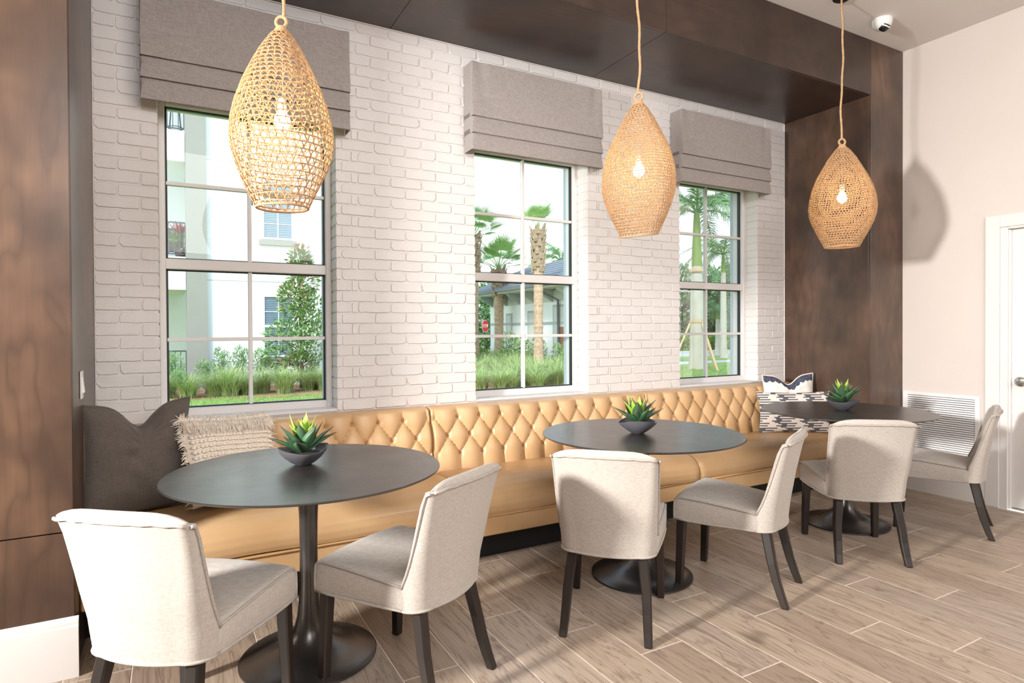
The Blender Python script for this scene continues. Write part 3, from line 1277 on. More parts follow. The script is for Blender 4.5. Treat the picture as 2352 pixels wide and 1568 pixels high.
def lamp(loc, zbot, ht, label, fine, seed, tilt=0.0, rs=1.0):
    rnd = random.Random(seed)
    ztop = zbot + ht
    t = empty('pendant_lamp', (loc[0], loc[1], 0))
    tag(t, label, 'pendant lamp', 'rope pendant lamps')
    # woven shade
    st = .0190 if fine else .0285
    rad = .0024 if fine else .0030
    mb = MB()
    tt = 0.0
    rows = []
    while tt < 1.0:
        rows.append(tt)
        pitch = (.0120 + .0035 * min(1, tt * 2)) if fine else (.0165 + .0105 * min(1, tt * 1.6))
        tt += pitch / ht
    rows.append(1.0)
    def rr(q):
        return tab_interp(LP, q) * rs
    def pt(q, a, off=0.0):
        q = max(0.0, min(1.0, q))
        wob = 1 + .012 * math.sin(3 * a + q * 9 + seed) + .008 * math.sin(5 * a - q * 14)
        r = rr(q) * wob + off
        z = ztop - q * ht + tilt * q * q * math.cos(a - .4) * rr(q)
        return (r * math.cos(a), r * math.sin(a), z)
    for i in range(len(rows) - 1):
        q0, q1 = rows[i], rows[i + 1]
        n = max(14, int(2 * PI * rr((q0 + q1) / 2) / st))
        ph = rnd.random() * 6
        # zigzag loops
        pts = []
        for k in range(n):
            a = 2 * PI * (k + rnd.uniform(-.12, .12)) / n + ph
            da = 2 * PI / n
            dq = q1 - q0
            pts.append(pt(q1 + .12 * dq, a + da * .04, -.0006))
            pts.append(pt(q0 + .52 * dq, a + da * .03, .0022))
            pts.append(pt(q0 + .04 * dq, a + da * .26, .0018))
            pts.append(pt(q0 + .04 * dq, a + da * .66, .0010))
            pts.append(pt(q0 + .52 * dq, a + da * .93, .0002))
        mb.tube(pts, rad * .86, 4, closed=True)
        m = max(24, int(n * 1.0))
        pts = [pt(q0 + rnd.uniform(-.0012, .0012), 2 * PI * k / m, rnd.uniform(-.001, .001)) for k in range(m)]
        mb.tube(pts, rad, 4, closed=True)
    pts = [pt(1.0, 2 * PI * k / 60, 0) for k in range(60)]
    mb.tube(pts, rad * 1.7, 6, closed=True)
    mb.build('woven_shade', M['jute_rope'], t, smooth=True)
    # neck wrap, ring, rope
    nk = MB()
    for k in range(7):
        z = ztop + .002 + k * .004
        r = .030 - k * .0022
        nk.tube([(r * math.cos(2 * PI * j / 20), r * math.sin(2 * PI * j / 20), z) for j in range(20)], .0035, 5, closed=True)
    nk.lathe([(.028, ztop), (.012, ztop + .03)], 16)
    nk.build('neck_wrap', M['jute_rope'], t, smooth=True)
    a0 = .5 if seed % 2 else .9
    rn = MB()
    rpts = []
    for j in range(48):
        a = 2 * PI * j / 48
        x = .021 * math.cos(a)
        rpts.append((x * math.cos(a0), -x * math.sin(a0), ztop + .048 + .021 * math.sin(a)))
    rn.tube(rpts, [.0072 + .0008 * math.sin(j * PI / 1.5) for j in range(48)], 8, closed=True)
    rn.build('ring', M['jute_rope'], t, smooth=True)
    rp = []
    zz = ztop + .062
    k = 0
    while zz < H - .02:
        rp.append((.0065 * math.sin(zz * 9 + seed) + .0035 * math.sin(zz * 27 + 2 * seed), .0055 * math.cos(zz * 7 + seed), zz))
        zz += .02
    rp.append((0, 0, H - .012))
    MB().tube(rp, [.0068 + .0007 * math.sin(i * 2.1) for i in range(len(rp))], 7).build('rope', M['jute_rope'], t, smooth=True)
    MB().tube([(x + .009, y + .004, z) for x, y, z in rp[::6]] + [(.006, 0, H - .01)], .0013, 5).build('power_cable', M['lamp_cable'], t, smooth=True)
    MB().lathe([(.058, H - .0005), (.060, H - .004), (.058, H - .018), (.050, H - .024), (.0001, H - .026)], 32, cap1=False).build('canopy', M['lamp_canopy_black'], t, smooth=40)
    # socket and bulb
    zb = ztop - ht * .50
    MB().tube([(.003, 0, ztop + .03), (.004, .002, zb + .12), (0, 0, zb + .085)], .002, 6).build('bulb_cord', M['lamp_cable'], t, smooth=True)
    MB().lathe([(.010, zb + .095), (.017, zb + .090), (.0175, zb + .052), (.014, zb + .046)], 20).build('socket', M['lamp_cable'], t, smooth=40)
    MB().lathe([(.0001, zb - .035), (.013, zb - .032), (.025, zb - .022), (.031, zb - .008), (.032, zb + .002), (.028, zb + .016), (.018, zb + .034), (.013, zb + .046)], 16, cap0=False).build('bulb', M['bulb_light'], t, smooth=True)
    return t


lamp((.392, -1.045), 1.826, .70, 'large open-weave rope pendant lamp in front of the first window', False, 3, .02, .96)
lamp((2.208, -1.10), 1.832, .70, 'teardrop rope pendant lamp over the middle table, slanted bottom rim', True, 8, .16, .95)
lamp((4.045, -1.07), 1.885, .675, 'rope pendant lamp glowing in front of the dark wood pillar', True, 5, .03, 1.02)

# ================================================================ SUCCULENT BOWLS
plain('slate_bowl', srgb(92, 90, 95), .5, .06, 12)
plain('bowl_soil', srgb(34, 30, 28), .9, .3, 60)


def leaf_mat(name, c_base, c_tip, tip):
    t = NT(name)
    tc = t.n('TexCoord')
    sp = t.n('SeparateXYZ')
    t.l(tc.outputs['Object'], sp.inputs[0])
    f = t.math('MULTIPLY', sp.outputs[0], 7.5)
    col = t.ramp(f, [(.0, c_base), (.62, c_tip), (1.0, tip)])
    n = t.noise(t.coords((60, 200, 60)), 1.0, 3)
    col = t.mix(col, c_base, t.math('MULTIPLY', n, .35))
    t.set(col, .42)
    M[name] = t.m


leaf_mat('leaf_dark', srgb(44, 78, 50), srgb(70, 108, 72), srgb(92, 100, 80))
leaf_mat('leaf_lime', srgb(106, 156, 44), srgb(136, 184, 56), srgb(186, 200, 96))


def leaf_mesh(name, L, wd, curl, mat):
    n = 12
    rows = []
    for i in range(n + 1):
        t = i / n
        w = wd * (math.sin(PI * min(1, (t * .86 + .14))) ** .8) * (1 - t ** 5) + .0006
        x = L * t
        z = curl * t * t * L
        th = .0028 * (1 - t) + .0008
        ring = [(x, -w, z + w * .38), (x, -w * .5, z + w * .10), (x, 0, z - .001), (x, w * .5, z + w * .10), (x, w, z + w * .38),
                (x, w * .5, z + w * .10 - th), (x, 0, z - .001 - th * 1.5), (x, -w * .5, z + w * .10 - th)]
        rows.append(ring)
    return MB().loft(rows).mesh(name, M[mat], smooth=True)


LEAF_D = [leaf_mesh('leaf', .155, .027, -.05, 'leaf_dark'), leaf_mesh('leaf', .138, .030, .10, 'leaf_dark')]
LEAF_L = [leaf_mesh('leaf', .140, .024, .10, 'leaf_lime'), leaf_mesh('leaf', .120, .023, -.05, 'leaf_lime')]


def succulent(loc, rz, label, seed):
    rnd = random.Random(seed)
    t = empty('potted_succulent', (loc[0], loc[1], .767), rz)
    tag(t, label, 'potted plant', 'succulent bowls on the tables')
    n = 48
    outer, inner = [], []
    prof = [(.030, 0.0), (.034, .003), (.052, .014), (.074, .032), (.090, .050), (.0985, .066)]
    rings = []
    for (r, z) in prof:
        k = z / .066
        rings.append([(r * (1 + .07 * k * math.cos(2 * a)) * math.cos(a), r * (1 - .05 * k * math.cos(2 * a)) * math.sin(a), z + .010 * k ** 3 * math.cos(2 * a + .5)) for a in [2 * PI * j / n for j in range(n)]])
    for (r, z) in ((.0995, .0685), (.096, .0685), (.089, .054), (.072, .040), (.02, .036)):
        k = min(1, z / .066)
        rings.append([(r * (1 + .07 * k * math.cos(2 * a)) * math.cos(a), r * (1 - .05 * k * math.cos(2 * a)) * math.sin(a), z + .010 * k ** 3 * math.cos(2 * a + .5)) for a in [2 * PI * j / n for j in range(n)]])
    MB().loft(rings).build('bowl', M['slate_bowl'], t, smooth=50)
    MB().lathe([(.078, .046), (.06, .052), (.02, .056), (.0001, .057)], 24, cap1=False).build('soil', M['bowl_soil'], t, smooth=True)
    for k in range(9):      # outer whorl, dark
        a = 2 * PI * k / 9 + rnd.uniform(-.2, .2)
        link('leaf', LEAF_D[k % 2], t, (.008 * math.cos(a), .008 * math.sin(a), .050), (0, -rnd.uniform(.48, .88), a), (1, 1, 1))
    for k in range(7):      # middle whorl, dark, steeper
        a = 2 * PI * k / 7 + .3 + rnd.uniform(-.2, .2)
        link('leaf', LEAF_D[(k + 1) % 2], t, (.006 * math.cos(a), .006 * math.sin(a), .056), (0, -rnd.uniform(.92, 1.18), a), (1, 1, 1))
    for k in range(7):      # inner whorl, lime
        a = 2 * PI * k / 7 + .6 + rnd.uniform(-.25, .25)
        s = rnd.uniform(.9, 1.12)
        link('leaf', LEAF_L[k % 2], t, (.004 * math.cos(a), .004 * math.sin(a), .066), (0, -rnd.uniform(1.0, 1.30), a), (s, s, s))
    return t


succulent((.472, -1.000), .3, 'succulent in a grey bowl on the table by the fringed pillow', 4)
succulent((2.182, -1.115), 1.2, 'succulent in a grey bowl on the middle table', 9)
succulent((4.003, -1.105), 2.2, 'succulent in a grey bowl on the table near the vent', 15)

# ================================================================ PILLOWS
def ikat_mat():
    t = NT('ikat_cotton')
    tc = t.n('TexCoord')
    sp = t.n('SeparateXYZ')
    t.l(tc.outputs['Object'], sp.inputs[0])
    x, z = sp.outputs[0], sp.outputs[2]
    row = t.math('FLOOR', t.math('MULTIPLY', t.math('ADD', z, 2.0), 104.0))
    tri = t.math('PINGPONG', t.math('MULTIPLY', row, .085), 1.0)
    wn = t.n('TexWhiteNoise', noise_dimensions='1D')
    t.l(row, wn.inputs['W'])
    jit = t.math('MULTIPLY', wn.outputs['Value'], .30)
    s = t.math('FRACT', t.math('ADD', t.math('MULTIPLY', x, 4.6), t.math('ADD', t.math('MULTIPLY', tri, .75), jit)))
    odd = t.math('LESS_THAN', t.math('FRACT', t.math('MULTIPLY', row, .5)), .4)
    core = t.math('LESS_THAN', s, .20)
    dash = t.math('MULTIPLY', odd, t.math('LESS_THAN', s, .70))
    bar = t.math('MAXIMUM', core, dash)
    col = t.mix(srgb(222, 211, 202), srgb(88, 87, 92), bar)
    t.set(col, .9)
    M['ikat_cotton'] = t.m


def navy_mat():
    t = NT('navy_edged_canvas')
    tc = t.n('TexCoord')
    sp = t.n('SeparateXYZ')
    t.l(tc.outputs['Object'], sp.inputs[0])
    x, z = sp.outputs[0], sp.outputs[2]
    scal = t.math('MULTIPLY', t.math('ABSOLUTE', t.math('SINE', t.math('MULTIPLY', x, 70.0))), .014)
    scal = t.math('ADD', scal, t.math('MULTIPLY', t.noise(t.coords(), 30, 3), .02))
    g = t.math('EXPONENT', t.math('MULTIPLY', t.math('MULTIPLY', x, x), -160.0))
    zz = t.math('MAXIMUM', t.math('ADD', z, t.math('MULTIPLY', g, .075)), t.math('MULTIPLY', z, -1.0))
    edge = t.math('GREATER_THAN', t.math('ADD', zz, scal), .190)
    n = t.noise(t.coords((140, 140, 140)), 1.0, 3)
    navy = t.ramp(n, [(.4, srgb(34, 38, 58)), (.68, srgb(112, 114, 132))])
    t.set(t.mix(srgb(240, 232, 222), navy, edge), .9)
    t.bump(n, .3, .004)
    M['navy_edged_canvas'] = t.m


ikat_mat()
navy_mat()


def pillow_pt(u, v, w, h, T, chop, sgn, seed=0):
    ex = 1 - .075 * (1 - v * v)
    ez = 1 - .075 * (1 - u * u)
    x = w / 2 * u * ex
    z = h / 2 * v * ez
    z -= chop * math.exp(-(u / .34) ** 2) * max(0, (v + .35) / 1.35) ** 1.6
    k = max(0, (1 - abs(u) ** 2.6)) * max(0, (1 - abs(v) ** 2.6))
    y = T / 2 * (k ** .55)
    y *= 1 + .06 * math.sin(4 * u + 3 * v + seed) * k
    # soft creases from the chop
    y -= sgn * 0
    y *= 1 - (.35 * math.exp(-(u / .22) ** 2) * max(0, v) if chop else 0)
    y += .006 * k * math.sin(9 * u * (1 + v) + seed) * (1 if chop else .5) * (.5 + .5 * v)
    if chop:
        th = math.atan2(v - .55, u)
        rr = math.hypot(u, v - .55)
        y += .010 * math.sin(th * 8 + 3 * rr + seed) * math.exp(-1.1 * rr) * min(1, rr * 3) * k ** .5
        y += .004 * math.sin(13 * v + 5 * u + 2 * math.sin(4 * u)) * k * (1 - abs(v)) ** .5
    return (x, -sgn * y, z)


def pillow(name, label, cat, w, h, T, mat, chop, center, xdir, up, seed, welt=None, flange=0.0):
    t = empty(name)
    tag(t, label, cat, 'scatter cushions on the banquette')
    X = Vector(xdir).normalized()
    Z = Vector(up)
    Z = (Z - X * Z.dot(X)).normalized()
    Y = Z.cross(X)
    t.matrix_world = Matrix(((X.x, Y.x, Z.x, center[0]), (X.y, Y.y, Z.y, center[1]), (X.z, Y.z, Z.z, center[2]), (0, 0, 0, 1)))
    mb = MB()
    N = 44
    for sgn in (1, -1):
        mb.grid(lambda a, b: pillow_pt(2 * a - 1, 2 * b - 1, w, h, T, chop, sgn, seed), N, N, flip=sgn < 0)
    mb.build('pillow_cover', M[mat], t, smooth=70)
    if welt:
        loop = []
        m = 26
        for i in range(m):
            loop.append(pillow_pt(-1 + 2 * i / m, -1, w, h, T, chop, 1, seed))
        for i in range(m):
            loop.append(pillow_pt(1, -1 + 2 * i / m, w, h, T, chop, 1, seed))
        for i in range(m):
            loop.append(pillow_pt(1 - 2 * i / m, 1, w, h, T, chop, 1, seed))
        for i in range(m):
            loop.append(pillow_pt(-1, 1 - 2 * i / m, w, h, T, chop, 1, seed))
        MB().tube(loop, .006 if not flange else flange, 6, closed=True, flat=1.0).build('edge_piping', M[welt], t, smooth=True)
    return t


pillow('scatter_cushion', 'large charcoal linen cushion slumped in the corner by the wood pillar', 'cushion', .50, .53, .19, 'charcoal_linen', .10,
       (-.150, -.335, .738), (.365, .235, -.01), (-.02, -.02, 1), 2, 'charcoal_linen', .006)
pillow('scatter_cushion', 'cream cushion with navy scalloped edges propped against the wood pillar', 'cushion', .46, .46, .15, 'navy_edged_canvas', .075,
       (4.595, -.245, .705), (.41, -.17, .01), (.04, .06, 1), 5, 'cream_canvas')
pillow('lumbar_cushion', 'grey and white patterned lumbar cushion in front of the cream one', 'cushion', .60, .34, .13, 'ikat_cotton', .0,
       (4.455, -.395, .638), (.53, -.30, .0), (.05, .12, 1), 7, None)

# cream cushion with knotted rows and fringe
fc = pillow('scatter_cushion', 'cream fringed knotted cushion beside the charcoal cushion', 'cushion', .46, .44, .14, 'cream_yarn', .0,
            (.255, -.310, .690), (.427, .185, -.03), (-.125, .16, .42), 3, None)
fr = MB()
rnd = random.Random(31)
def fringe_row(v0, n, L, spread, umin=-1, umax=1):
    for i in range(n):
        u = umin + (umax - umin) * (i + rnd.random()) / n
        v = v0 + rnd.uniform(-.03, .03)
        p = Vector(pillow_pt(u, v, .46, .44, .14, 0, 1, 3))
        dx, dz = rnd.uniform(-.35, .35), -1 + rnd.uniform(-.2, .3)
        l = L * rnd.uniform(.65, 1.2)
        a = p + Vector((0, -.004, 0))
        b = a + Vector((dx * l * .4, -.016 - rnd.random() * .01, dz * l * .35))
        c = a + Vector((dx * l, -.016 - rnd.random() * .016, dz * l))
        fr.tube([a, b, c], [.0022, .0019, .0010], 3)
fringe_row(.93, 420, .055, .3)
fringe_row(.80, 260, .05, .3)
fringe_row(-.20, 260, .06, .3, -.05, 1)
for sgn in (-1, 1):
    for i in range(150):
        v = rnd.uniform(-1, 1)
        p = Vector(pillow_pt(sgn, v, .46, .44, .14, 0, 1, 3))
        l = .035 * rnd.uniform(.6, 1.3)
        d = Vector((sgn * 1.0, rnd.uniform(-.4, .3), rnd.uniform(-.9, .3))).normalized()
        fr.tube([p, p + d * l * .5 + Vector((0, 0, .004)), p + d * l], [.0022, .0018, .001], 3)
for i in range(260):
    u = rnd.uniform(-1, 1)
    p = Vector(pillow_pt(u, 1, .46, .44, .14, 0, 1, 3))
    l = .028 * rnd.uniform(.6, 1.3)
    d = Vector((rnd.uniform(-.6, .6), rnd.uniform(-.7, .5), 1)).normalized()
    fr.tube([p, p + d * l * .5, p + d * l + Vector((0, -.006, -.004))], [.0022, .0018, .001], 3)
f_ = fr.build('fringe', M['cream_yarn'], fc)
kn = MB()
for v0 in (.52, .40, .28, .16, .04, -.44, -.56, -.68, -.80):
    n = 26
    for i in range(n):
        u = -.96 + 1.92 * (i + .5) / n
        p = pillow_pt(u, v0, .46, .44, .14, 0, 1, 3)
        q = pillow_pt(u + .035, v0 + .03 * (1 if i % 2 else -1), .46, .44, .14, 0, 1, 3)
        r = pillow_pt(u - .035, v0 - .02 * (1 if i % 2 else -1), .46, .44, .14, 0, 1, 3)
        kn.tube([(r[0], r[1] - .002, r[2]), (p[0], p[1] - .006, p[2]), (q[0], q[1] - .002, q[2])], [.006, .009, .006], 6)
kn.build('knotted_rows', M['cream_yarn'], fc, smooth=True)['kind'] = 'stuff'
f_['kind'] = 'stuff'
# ================================================================ OUTSIDE
G = -.1


def lawn_mat():
    t = NT('lawn_grass')
    v = t.coords()
    n = t.noise(v, 14, 5, .7)
    m = t.noise(v, .9, 3)
    col = t.ramp(n, [(.3, srgb(104, 140, 66)), (.7, srgb(152, 182, 100))])
    col = t.mix(col, srgb(176, 196, 110), t.math('MULTIPLY', m, .5))
    t.set(col, .9)
    t.bump(n, .6, .05)
    M['lawn_grass'] = t.m


lawn_mat()
plain('mulch', srgb(176, 132, 104), .95, .25, 30, .8, 60)
plain('stucco_white', srgb(240, 241, 240), .8, .015, 3)
plain('stucco_beige', srgb(156, 154, 146), .85, .02, 4, .3, 40)
plain('stucco_frieze', srgb(206, 206, 198), .85, .02, 4)
plain('stucco_grey', srgb(172, 178, 176), .85, .03, 4)
plain('roof_slate', srgb(112, 118, 126), .6, .12, 8)
plain('gutter_grey', srgb(92, 98, 104), .5, .05)
plain('rail_metal', srgb(78, 84, 88), .5, .05)
plain('blind_slat', srgb(150, 170, 184), .6, .05)
plain('window_dark', srgb(92, 116, 134), .12, .08, 2)
plain('door_brown', srgb(134, 88, 58), .5, .1)
plain('palm_trunk', srgb(186, 158, 132), .95, .22, 14, 1.0, 30)
plain('palm_boot', srgb(170, 148, 124), .95, .25, 10, .6, 30)
plain('royal_trunk', srgb(206, 200, 188), .9, .08, 3, .3, 12)
plain('crownshaft', srgb(138, 160, 88), .5, .08, 3)
plain('tree_bark', srgb(112, 92, 74), .95, .2, 10)
plain('stake_wood', srgb(214, 186, 150), .8, .08, 8)
plain('concrete', srgb(218, 214, 206), .9, .04, 6)
plain('asphalt', srgb(196, 196, 194), .9, .05, 8)
plain('sign_red', srgb(206, 40, 44), .5, .02)
plain('sign_white', srgb(240, 240, 240), .5, .01)
plain('wicker', srgb(96, 82, 72), .8, .15, 40)
plain('fence_black', srgb(52, 58, 58), .6, .05)


def foliage_mat(name, c0, c1, c2=None):
    t = NT(name)
    n = t.noise(t.coords(), 2.2, 4, .7)
    stops = [(.28, c0), (.6, c1)] + ([(.8, c2)] if c2 else [])
    t.set(t.ramp(n, stops), .55)
    t.b.inputs['Subsurface Weight'].default_value = 0
    M[name] = t.m


foliage_mat('leaf_magnolia', srgb(88, 126, 68), srgb(136, 170, 100), srgb(176, 196, 134))
foliage_mat('leaf_bronze', srgb(150, 120, 84), srgb(176, 150, 108))
foliage_mat('leaf_shrub', srgb(102, 144, 82), srgb(152, 184, 120))
foliage_mat('leaf_hedge', srgb(84, 136, 52), srgb(150, 184, 88))
foliage_mat('leaf_far', srgb(92, 130, 88), srgb(142, 172, 126))
foliage_mat('grass_blade', srgb(142, 166, 96), srgb(186, 202, 136), srgb(212, 210, 166))
foliage_mat('leaf_palm', srgb(110, 152, 84), srgb(156, 190, 112), srgb(190, 212, 134))
foliage_mat('leaf_royal', srgb(86, 128, 74), srgb(132, 166, 108))
foliage_mat('leaf_red', srgb(170, 44, 52), srgb(206, 80, 84))

ground = MB().add([(-60, .32, G), (120, .32, G), (120, 140, G), (-60, 140, G)], [(0, 1, 2, 3)]).build('lawn', M['lawn_grass'])
tag(ground, 'green lawn outside the windows', 'lawn', kind='structure')


def patch(name, label, cat, pts, mat, z):
    mb = MB()
    c = (sum(p[0] for p in pts) / len(pts), sum(p[1] for p in pts) / len(pts))
    n = len(pts)
    mb.add([(x, y, z) for x, y in pts] + [(x, y, z - .03) for x, y in pts],
           [tuple(range(n))] + [(i, (i + 1) % n, n + (i + 1) % n, n + i) for i in range(n)])
    return tag(mb.build(name, M[mat]), label, cat, kind='structure')


patch('ground_mulch_bed', 'mulch planting bed along the white apartment building', 'mulch bed', [(-4, 13.1), (-4, 10.8), (-.5, 10.45), (.8, 10.55), (1.9, 10.1), (2.6, 10.25), (3.6, 9.9), (5, 10.2), (5.4, 13.1)], 'mulch', G + .02)
patch('ground_mulch_bed', 'mulch planting bed with grasses around the sabal palms', 'mulch bed', [(5.4, 7.6), (7.6, 8.2), (9.5, 8.4), (11.4, 9.6), (11.6, 19), (10.2, 20.5), (8.0, 19), (6.6, 14), (5.6, 10)], 'mulch', G + .02)
patch('path', 'pale concrete path crossing the lawn by the royal palm', 'path', [(15.5, 13.4), (16.4, 14.1), (18.5, 14.4), (30, 14.0), (30, 15.0), (18.5, 15.4), (15.6, 15.3), (14.2, 13.9)], 'concrete', G + .03)
patch('road', 'light asphalt road beyond the lawn', 'road', [(14, 19.2), (60, 18.6), (60, 22.5), (14, 23.0)], 'asphalt', G + .025)
patch('kerb', 'pale concrete kerb on the far side of the road', 'kerb', [(14, 23.0), (60, 22.5), (60, 22.9), (14, 23.4)], 'concrete', G + .08)

# ---------------------------------------------------------------- white apartment building
ab = empty('apartment_building', (0, 13, G))
tag(ab, 'white stucco apartment building with balconies behind the first window', 'building')
MB().box(.70, 7.2, 0, .4, 0, 9.6).build('wall', M['stucco_white'], ab)
MB().box(.28, .725, -.12, .5, 0, 9.6).build('pier', M['stucco_beige'], ab)
MB().box(-6, .4, 2.2, 2.5, 0, 9.6).build('recess_wall', M['stucco_white'], ab)
MB().box(-6, .27, -.06, 2.3, 2.41, 3.20).build('balcony_slab', M['stucco_white'], ab)
MB().box(-6, .27, -.06, 2.3, 5.47, 6.20).build('balcony_slab', M['stucco_white'], ab)
MB().box(-6, 7.2, -.4, 3, 9.6, 9.9).build('roof_edge', M['stucco_white'], ab)
for zz in (2.66, 5.6):
    MB().box(.73, 7.2, -.004, .01, zz, zz + .015).build('stucco_joint', M['stucco_grey'], ab)


def railing(parent, x0, x1, y, z0, z1):
    r = MB().box(x0, x1, y - .02, y + .02, z1 - .035, z1).build('railing', M['rail_metal'], parent)
    rb = MB().box(x0, x1, y - .015, y + .015, z0 + .06, z0 + .085)
    rb.build('bottom_rail', M['rail_metal'], r)
    bme = MB().box(-.009, .009, -.009, .009, z0 + .06, z1 - .02).mesh('baluster', M['rail_metal'])
    n = int((x1 - x0) / .11)
    for k in range(n + 1):
        link('baluster', bme, r, (x0 + (x1 - x0) * k / n, y, 0))


for (z0, z1) in ((0, .96), (3.20, 4.04), (6.20, 7.2)):
    railing(ab, -1.6, .26, .05, z0, z1)


def facade_window(parent, x0, x1, z0, z1):
    w = MB()
    t = .05
    w.box(x0 - t, x0, -.04, .02, z0 - t, z1 + t)
    w.box(x1, x1 + t, -.04, .02, z0 - t, z1 + t)
    w.box(x0, x1, -.04, .02, z1, z1 + t)
    w.box(x0, x1, -.04, .02, z0 - t, z0)
    zm = (z0 + z1) / 2
    w.box(x0, x1, -.04, .02, zm - .035, zm + .035)
    wo = w.build('window', M['stucco_white'], parent)
    xm = (x0 + x1) / 2
    for a, b in ((x0, xm - .012), (xm + .012, x1)):
        for c, d in ((z0, (z0 + zm) / 2 - .01), ((z0 + zm) / 2 + .01, zm - .035), (zm + .035, (zm + z1) / 2 - .01), ((zm + z1) / 2 + .01, z1)):
            MB().box(a, b, -.012, -.006, c, d).build('pane', M['window_dark'], wo)
    mu = MB().box(xm - .012, xm + .012, -.03, -.006, z0, z1)
    mu.box(x0, x1, -.028, -.006, (z0 + zm) / 2 - .01, (z0 + zm) / 2 + .01)
    mu.box(x0, x1, -.028, -.006, (z1 + zm) / 2 - .01, (z1 + zm) / 2 + .01)
    mu.build('glazing_bars', M['stucco_white'], wo)
    bl = MB()
    k = 0
    while z0 + .03 + k * .045 < z1:
        bl.box(x0, x1, -.0145, -.0125, z0 + .03 + k * .045, z0 + .052 + k * .045)
        k += 1
    bl.build('blind', M['blind_slat'], wo)
    MB().box(x0 - .12, x1 + .12, -.08, .02, z0 - .20, z0 - t - .02).build('window_sill', M['stucco_beige'], wo)


facade_window(ab, 2.03, 2.70, 3.80, 5.20)
facade_window(ab, 2.03, 2.70, .80, 2.28)
facade_window(ab, 4.6, 5.3, 3.80, 5.20)
for x in (1.80, 2.93):
    MB().box(x - .06, x + .06, -.05, -.001, 4.70, 4.74).box(x - .06, x - .03, -.05, -.001, 4.58, 4.74).build('shutter_bracket', M['rail_metal'], ab)

# things on the balconies
bs = empty('bar_stool', (.08, 13.75, G + 6.20))
tag(bs, 'dark metal bar stool on the upper balcony', 'stool')
MB().lathe([(.17, .78), (.18, .80), (.17, .84), (.0001, .845)], 20, cap1=False).build('seat', M['wicker'], bs)
for k in range(4):
    a = PI / 4 + k * PI / 2
    MB().tube([(.12 * math.cos(a), .12 * math.sin(a), .79), (.20 * math.cos(a), .20 * math.sin(a), 0)], .014, 6).build('leg', M['rail_metal'], bs)
MB().tube([(.175 * math.cos(2 * PI * k / 24), .175 * math.sin(2 * PI * k / 24), .28) for k in range(24)], .010, 5, closed=True).build('footrest_ring', M['rail_metal'], bs)

wc = empty('wicker_armchair', (-.02, 13.6, G + 3.20))
tag(wc, 'brown wicker armchair behind the balcony railing', 'armchair')
MB().cbox(-.3, .22, -.26, .26, .22, .42, .04).build('seat', M['wicker'], wc)
rings = []
for k in range(9):
    z = .2 + .6 * k / 8
    rings.append([((.27 + .03 * k / 8) * math.cos(a) * s - .02, (.28 + .02 * k / 8) * math.sin(a) * s, z) for s, aa in ((1, 1), (.88, -1)) for a in ([-.4 + 3.9 * j / 14 for j in range(15)] if aa > 0 else [3.5 - 3.9 * j / 14 for j in range(15)])])
MB().loft(rings).build('backrest', M['wicker'], wc, smooth=40)
for x in (-.24, .18):
    for y in (-.22, .22):
        MB().box(x - .02, x + .02, y - .02, y + .02, 0, .24).build('leg', M['wicker'], wc)


# ---------------------------------------------------------------- plants
def leaves(n, L, wd, shape, seed, droop=.2):
    rnd = random.Random(seed)
    mb = MB()
    for i in range(n):
        p, d = shape(rnd)
        p = Vector(p)
        d = Vector(d) + Vector((rnd.uniform(-.7, .7), rnd.uniform(-.7, .7), rnd.uniform(-.5, .6)))
        if d.length < .01:
            d = Vector((0, 0, 1))
        d.normalize()
        s = d.cross(Vector((rnd.uniform(-1, 1), rnd.uniform(-1, 1), 1.0)))
        if s.length < .01:
            continue
        s.normalize()
        l = L * rnd.uniform(.6, 1.25)
        w = wd * rnd.uniform(.7, 1.2)
        nrm = d.cross(s)
        a = p
        b = p + d * l * .5 + s * w * .5 + nrm * w * .15
        c = p + d * l - Vector((0, 0, droop * l * .4))
        e = p + d * l * .5 - s * w * .5 + nrm * w * .15
        mb.add([a, b, c, e], [(0, 1, 2), (0, 2, 3)])
    return mb


def ellipsoid(cx, cy, cz, rx, ry, rz, hollow=.55):
    def f(r):
        while True:
            v = Vector((r.uniform(-1, 1), r.uniform(-1, 1), r.uniform(-1, 1)))
            if .05 < v.length < 1:
                break
        k = v.length
        v = v.normalized() * (hollow + (1 - hollow) * k)
        return (cx + v.x * rx, cy + v.y * ry, cz + v.z * rz), (v.x, v.y, v.z + .2)
    return f


def multi(shapes):
    def f(r):
        return r.choice(shapes)(r)
    return f


# magnolia
mg = empty('magnolia_tree', (2.72, 11.9, G))
tag(mg, 'young magnolia tree with glossy leaves and bronze tips by the white building', 'tree')
MB().tube([(0, 0, 0), (.02, .01, .8), (-.02, 0, 1.8), (0, 0, 3.2)], [.045, .035, .025, .01], 7).build('trunk', M['tree_bark'], mg)
for k, (a, z, l) in enumerate(((0, .5, .7), (1.3, .7, .8), (2.4, .6, .8), (3.4, .9, .75), (4.4, .8, .8), (5.4, 1.2, .6), (.8, 1.5, .55), (2.0, 1.7, .5), (3.8, 1.9, .45))):
    MB().tube([(0, 0, z), (math.cos(a) * l * .5, math.sin(a) * l * .5, z + .25), (math.cos(a) * l, math.sin(a) * l, z + .45)], [.016, .012, .006], 5).build('branch', M['tree_bark'], mg)
shp = []
for (x, z, rx, rz) in ((-.15, .9, .70, .45), (.30, 1.15, .55, .45), (-.30, 1.25, .55, .35), (.05, 1.6, .62, .4), (.22, 1.9, .42, .35), (-.12, 2.2, .40, .4), (.05, 2.65, .34, .4), (0, 3.05, .26, .35), (-.05, .55, .42, .3)):
    shp.append(ellipsoid(x, 0, z, rx, rx * .8, rz, .35))
leaves(3000, .15, .055, multi(shp), 3).build('foliage', M['leaf_magnolia'], mg)
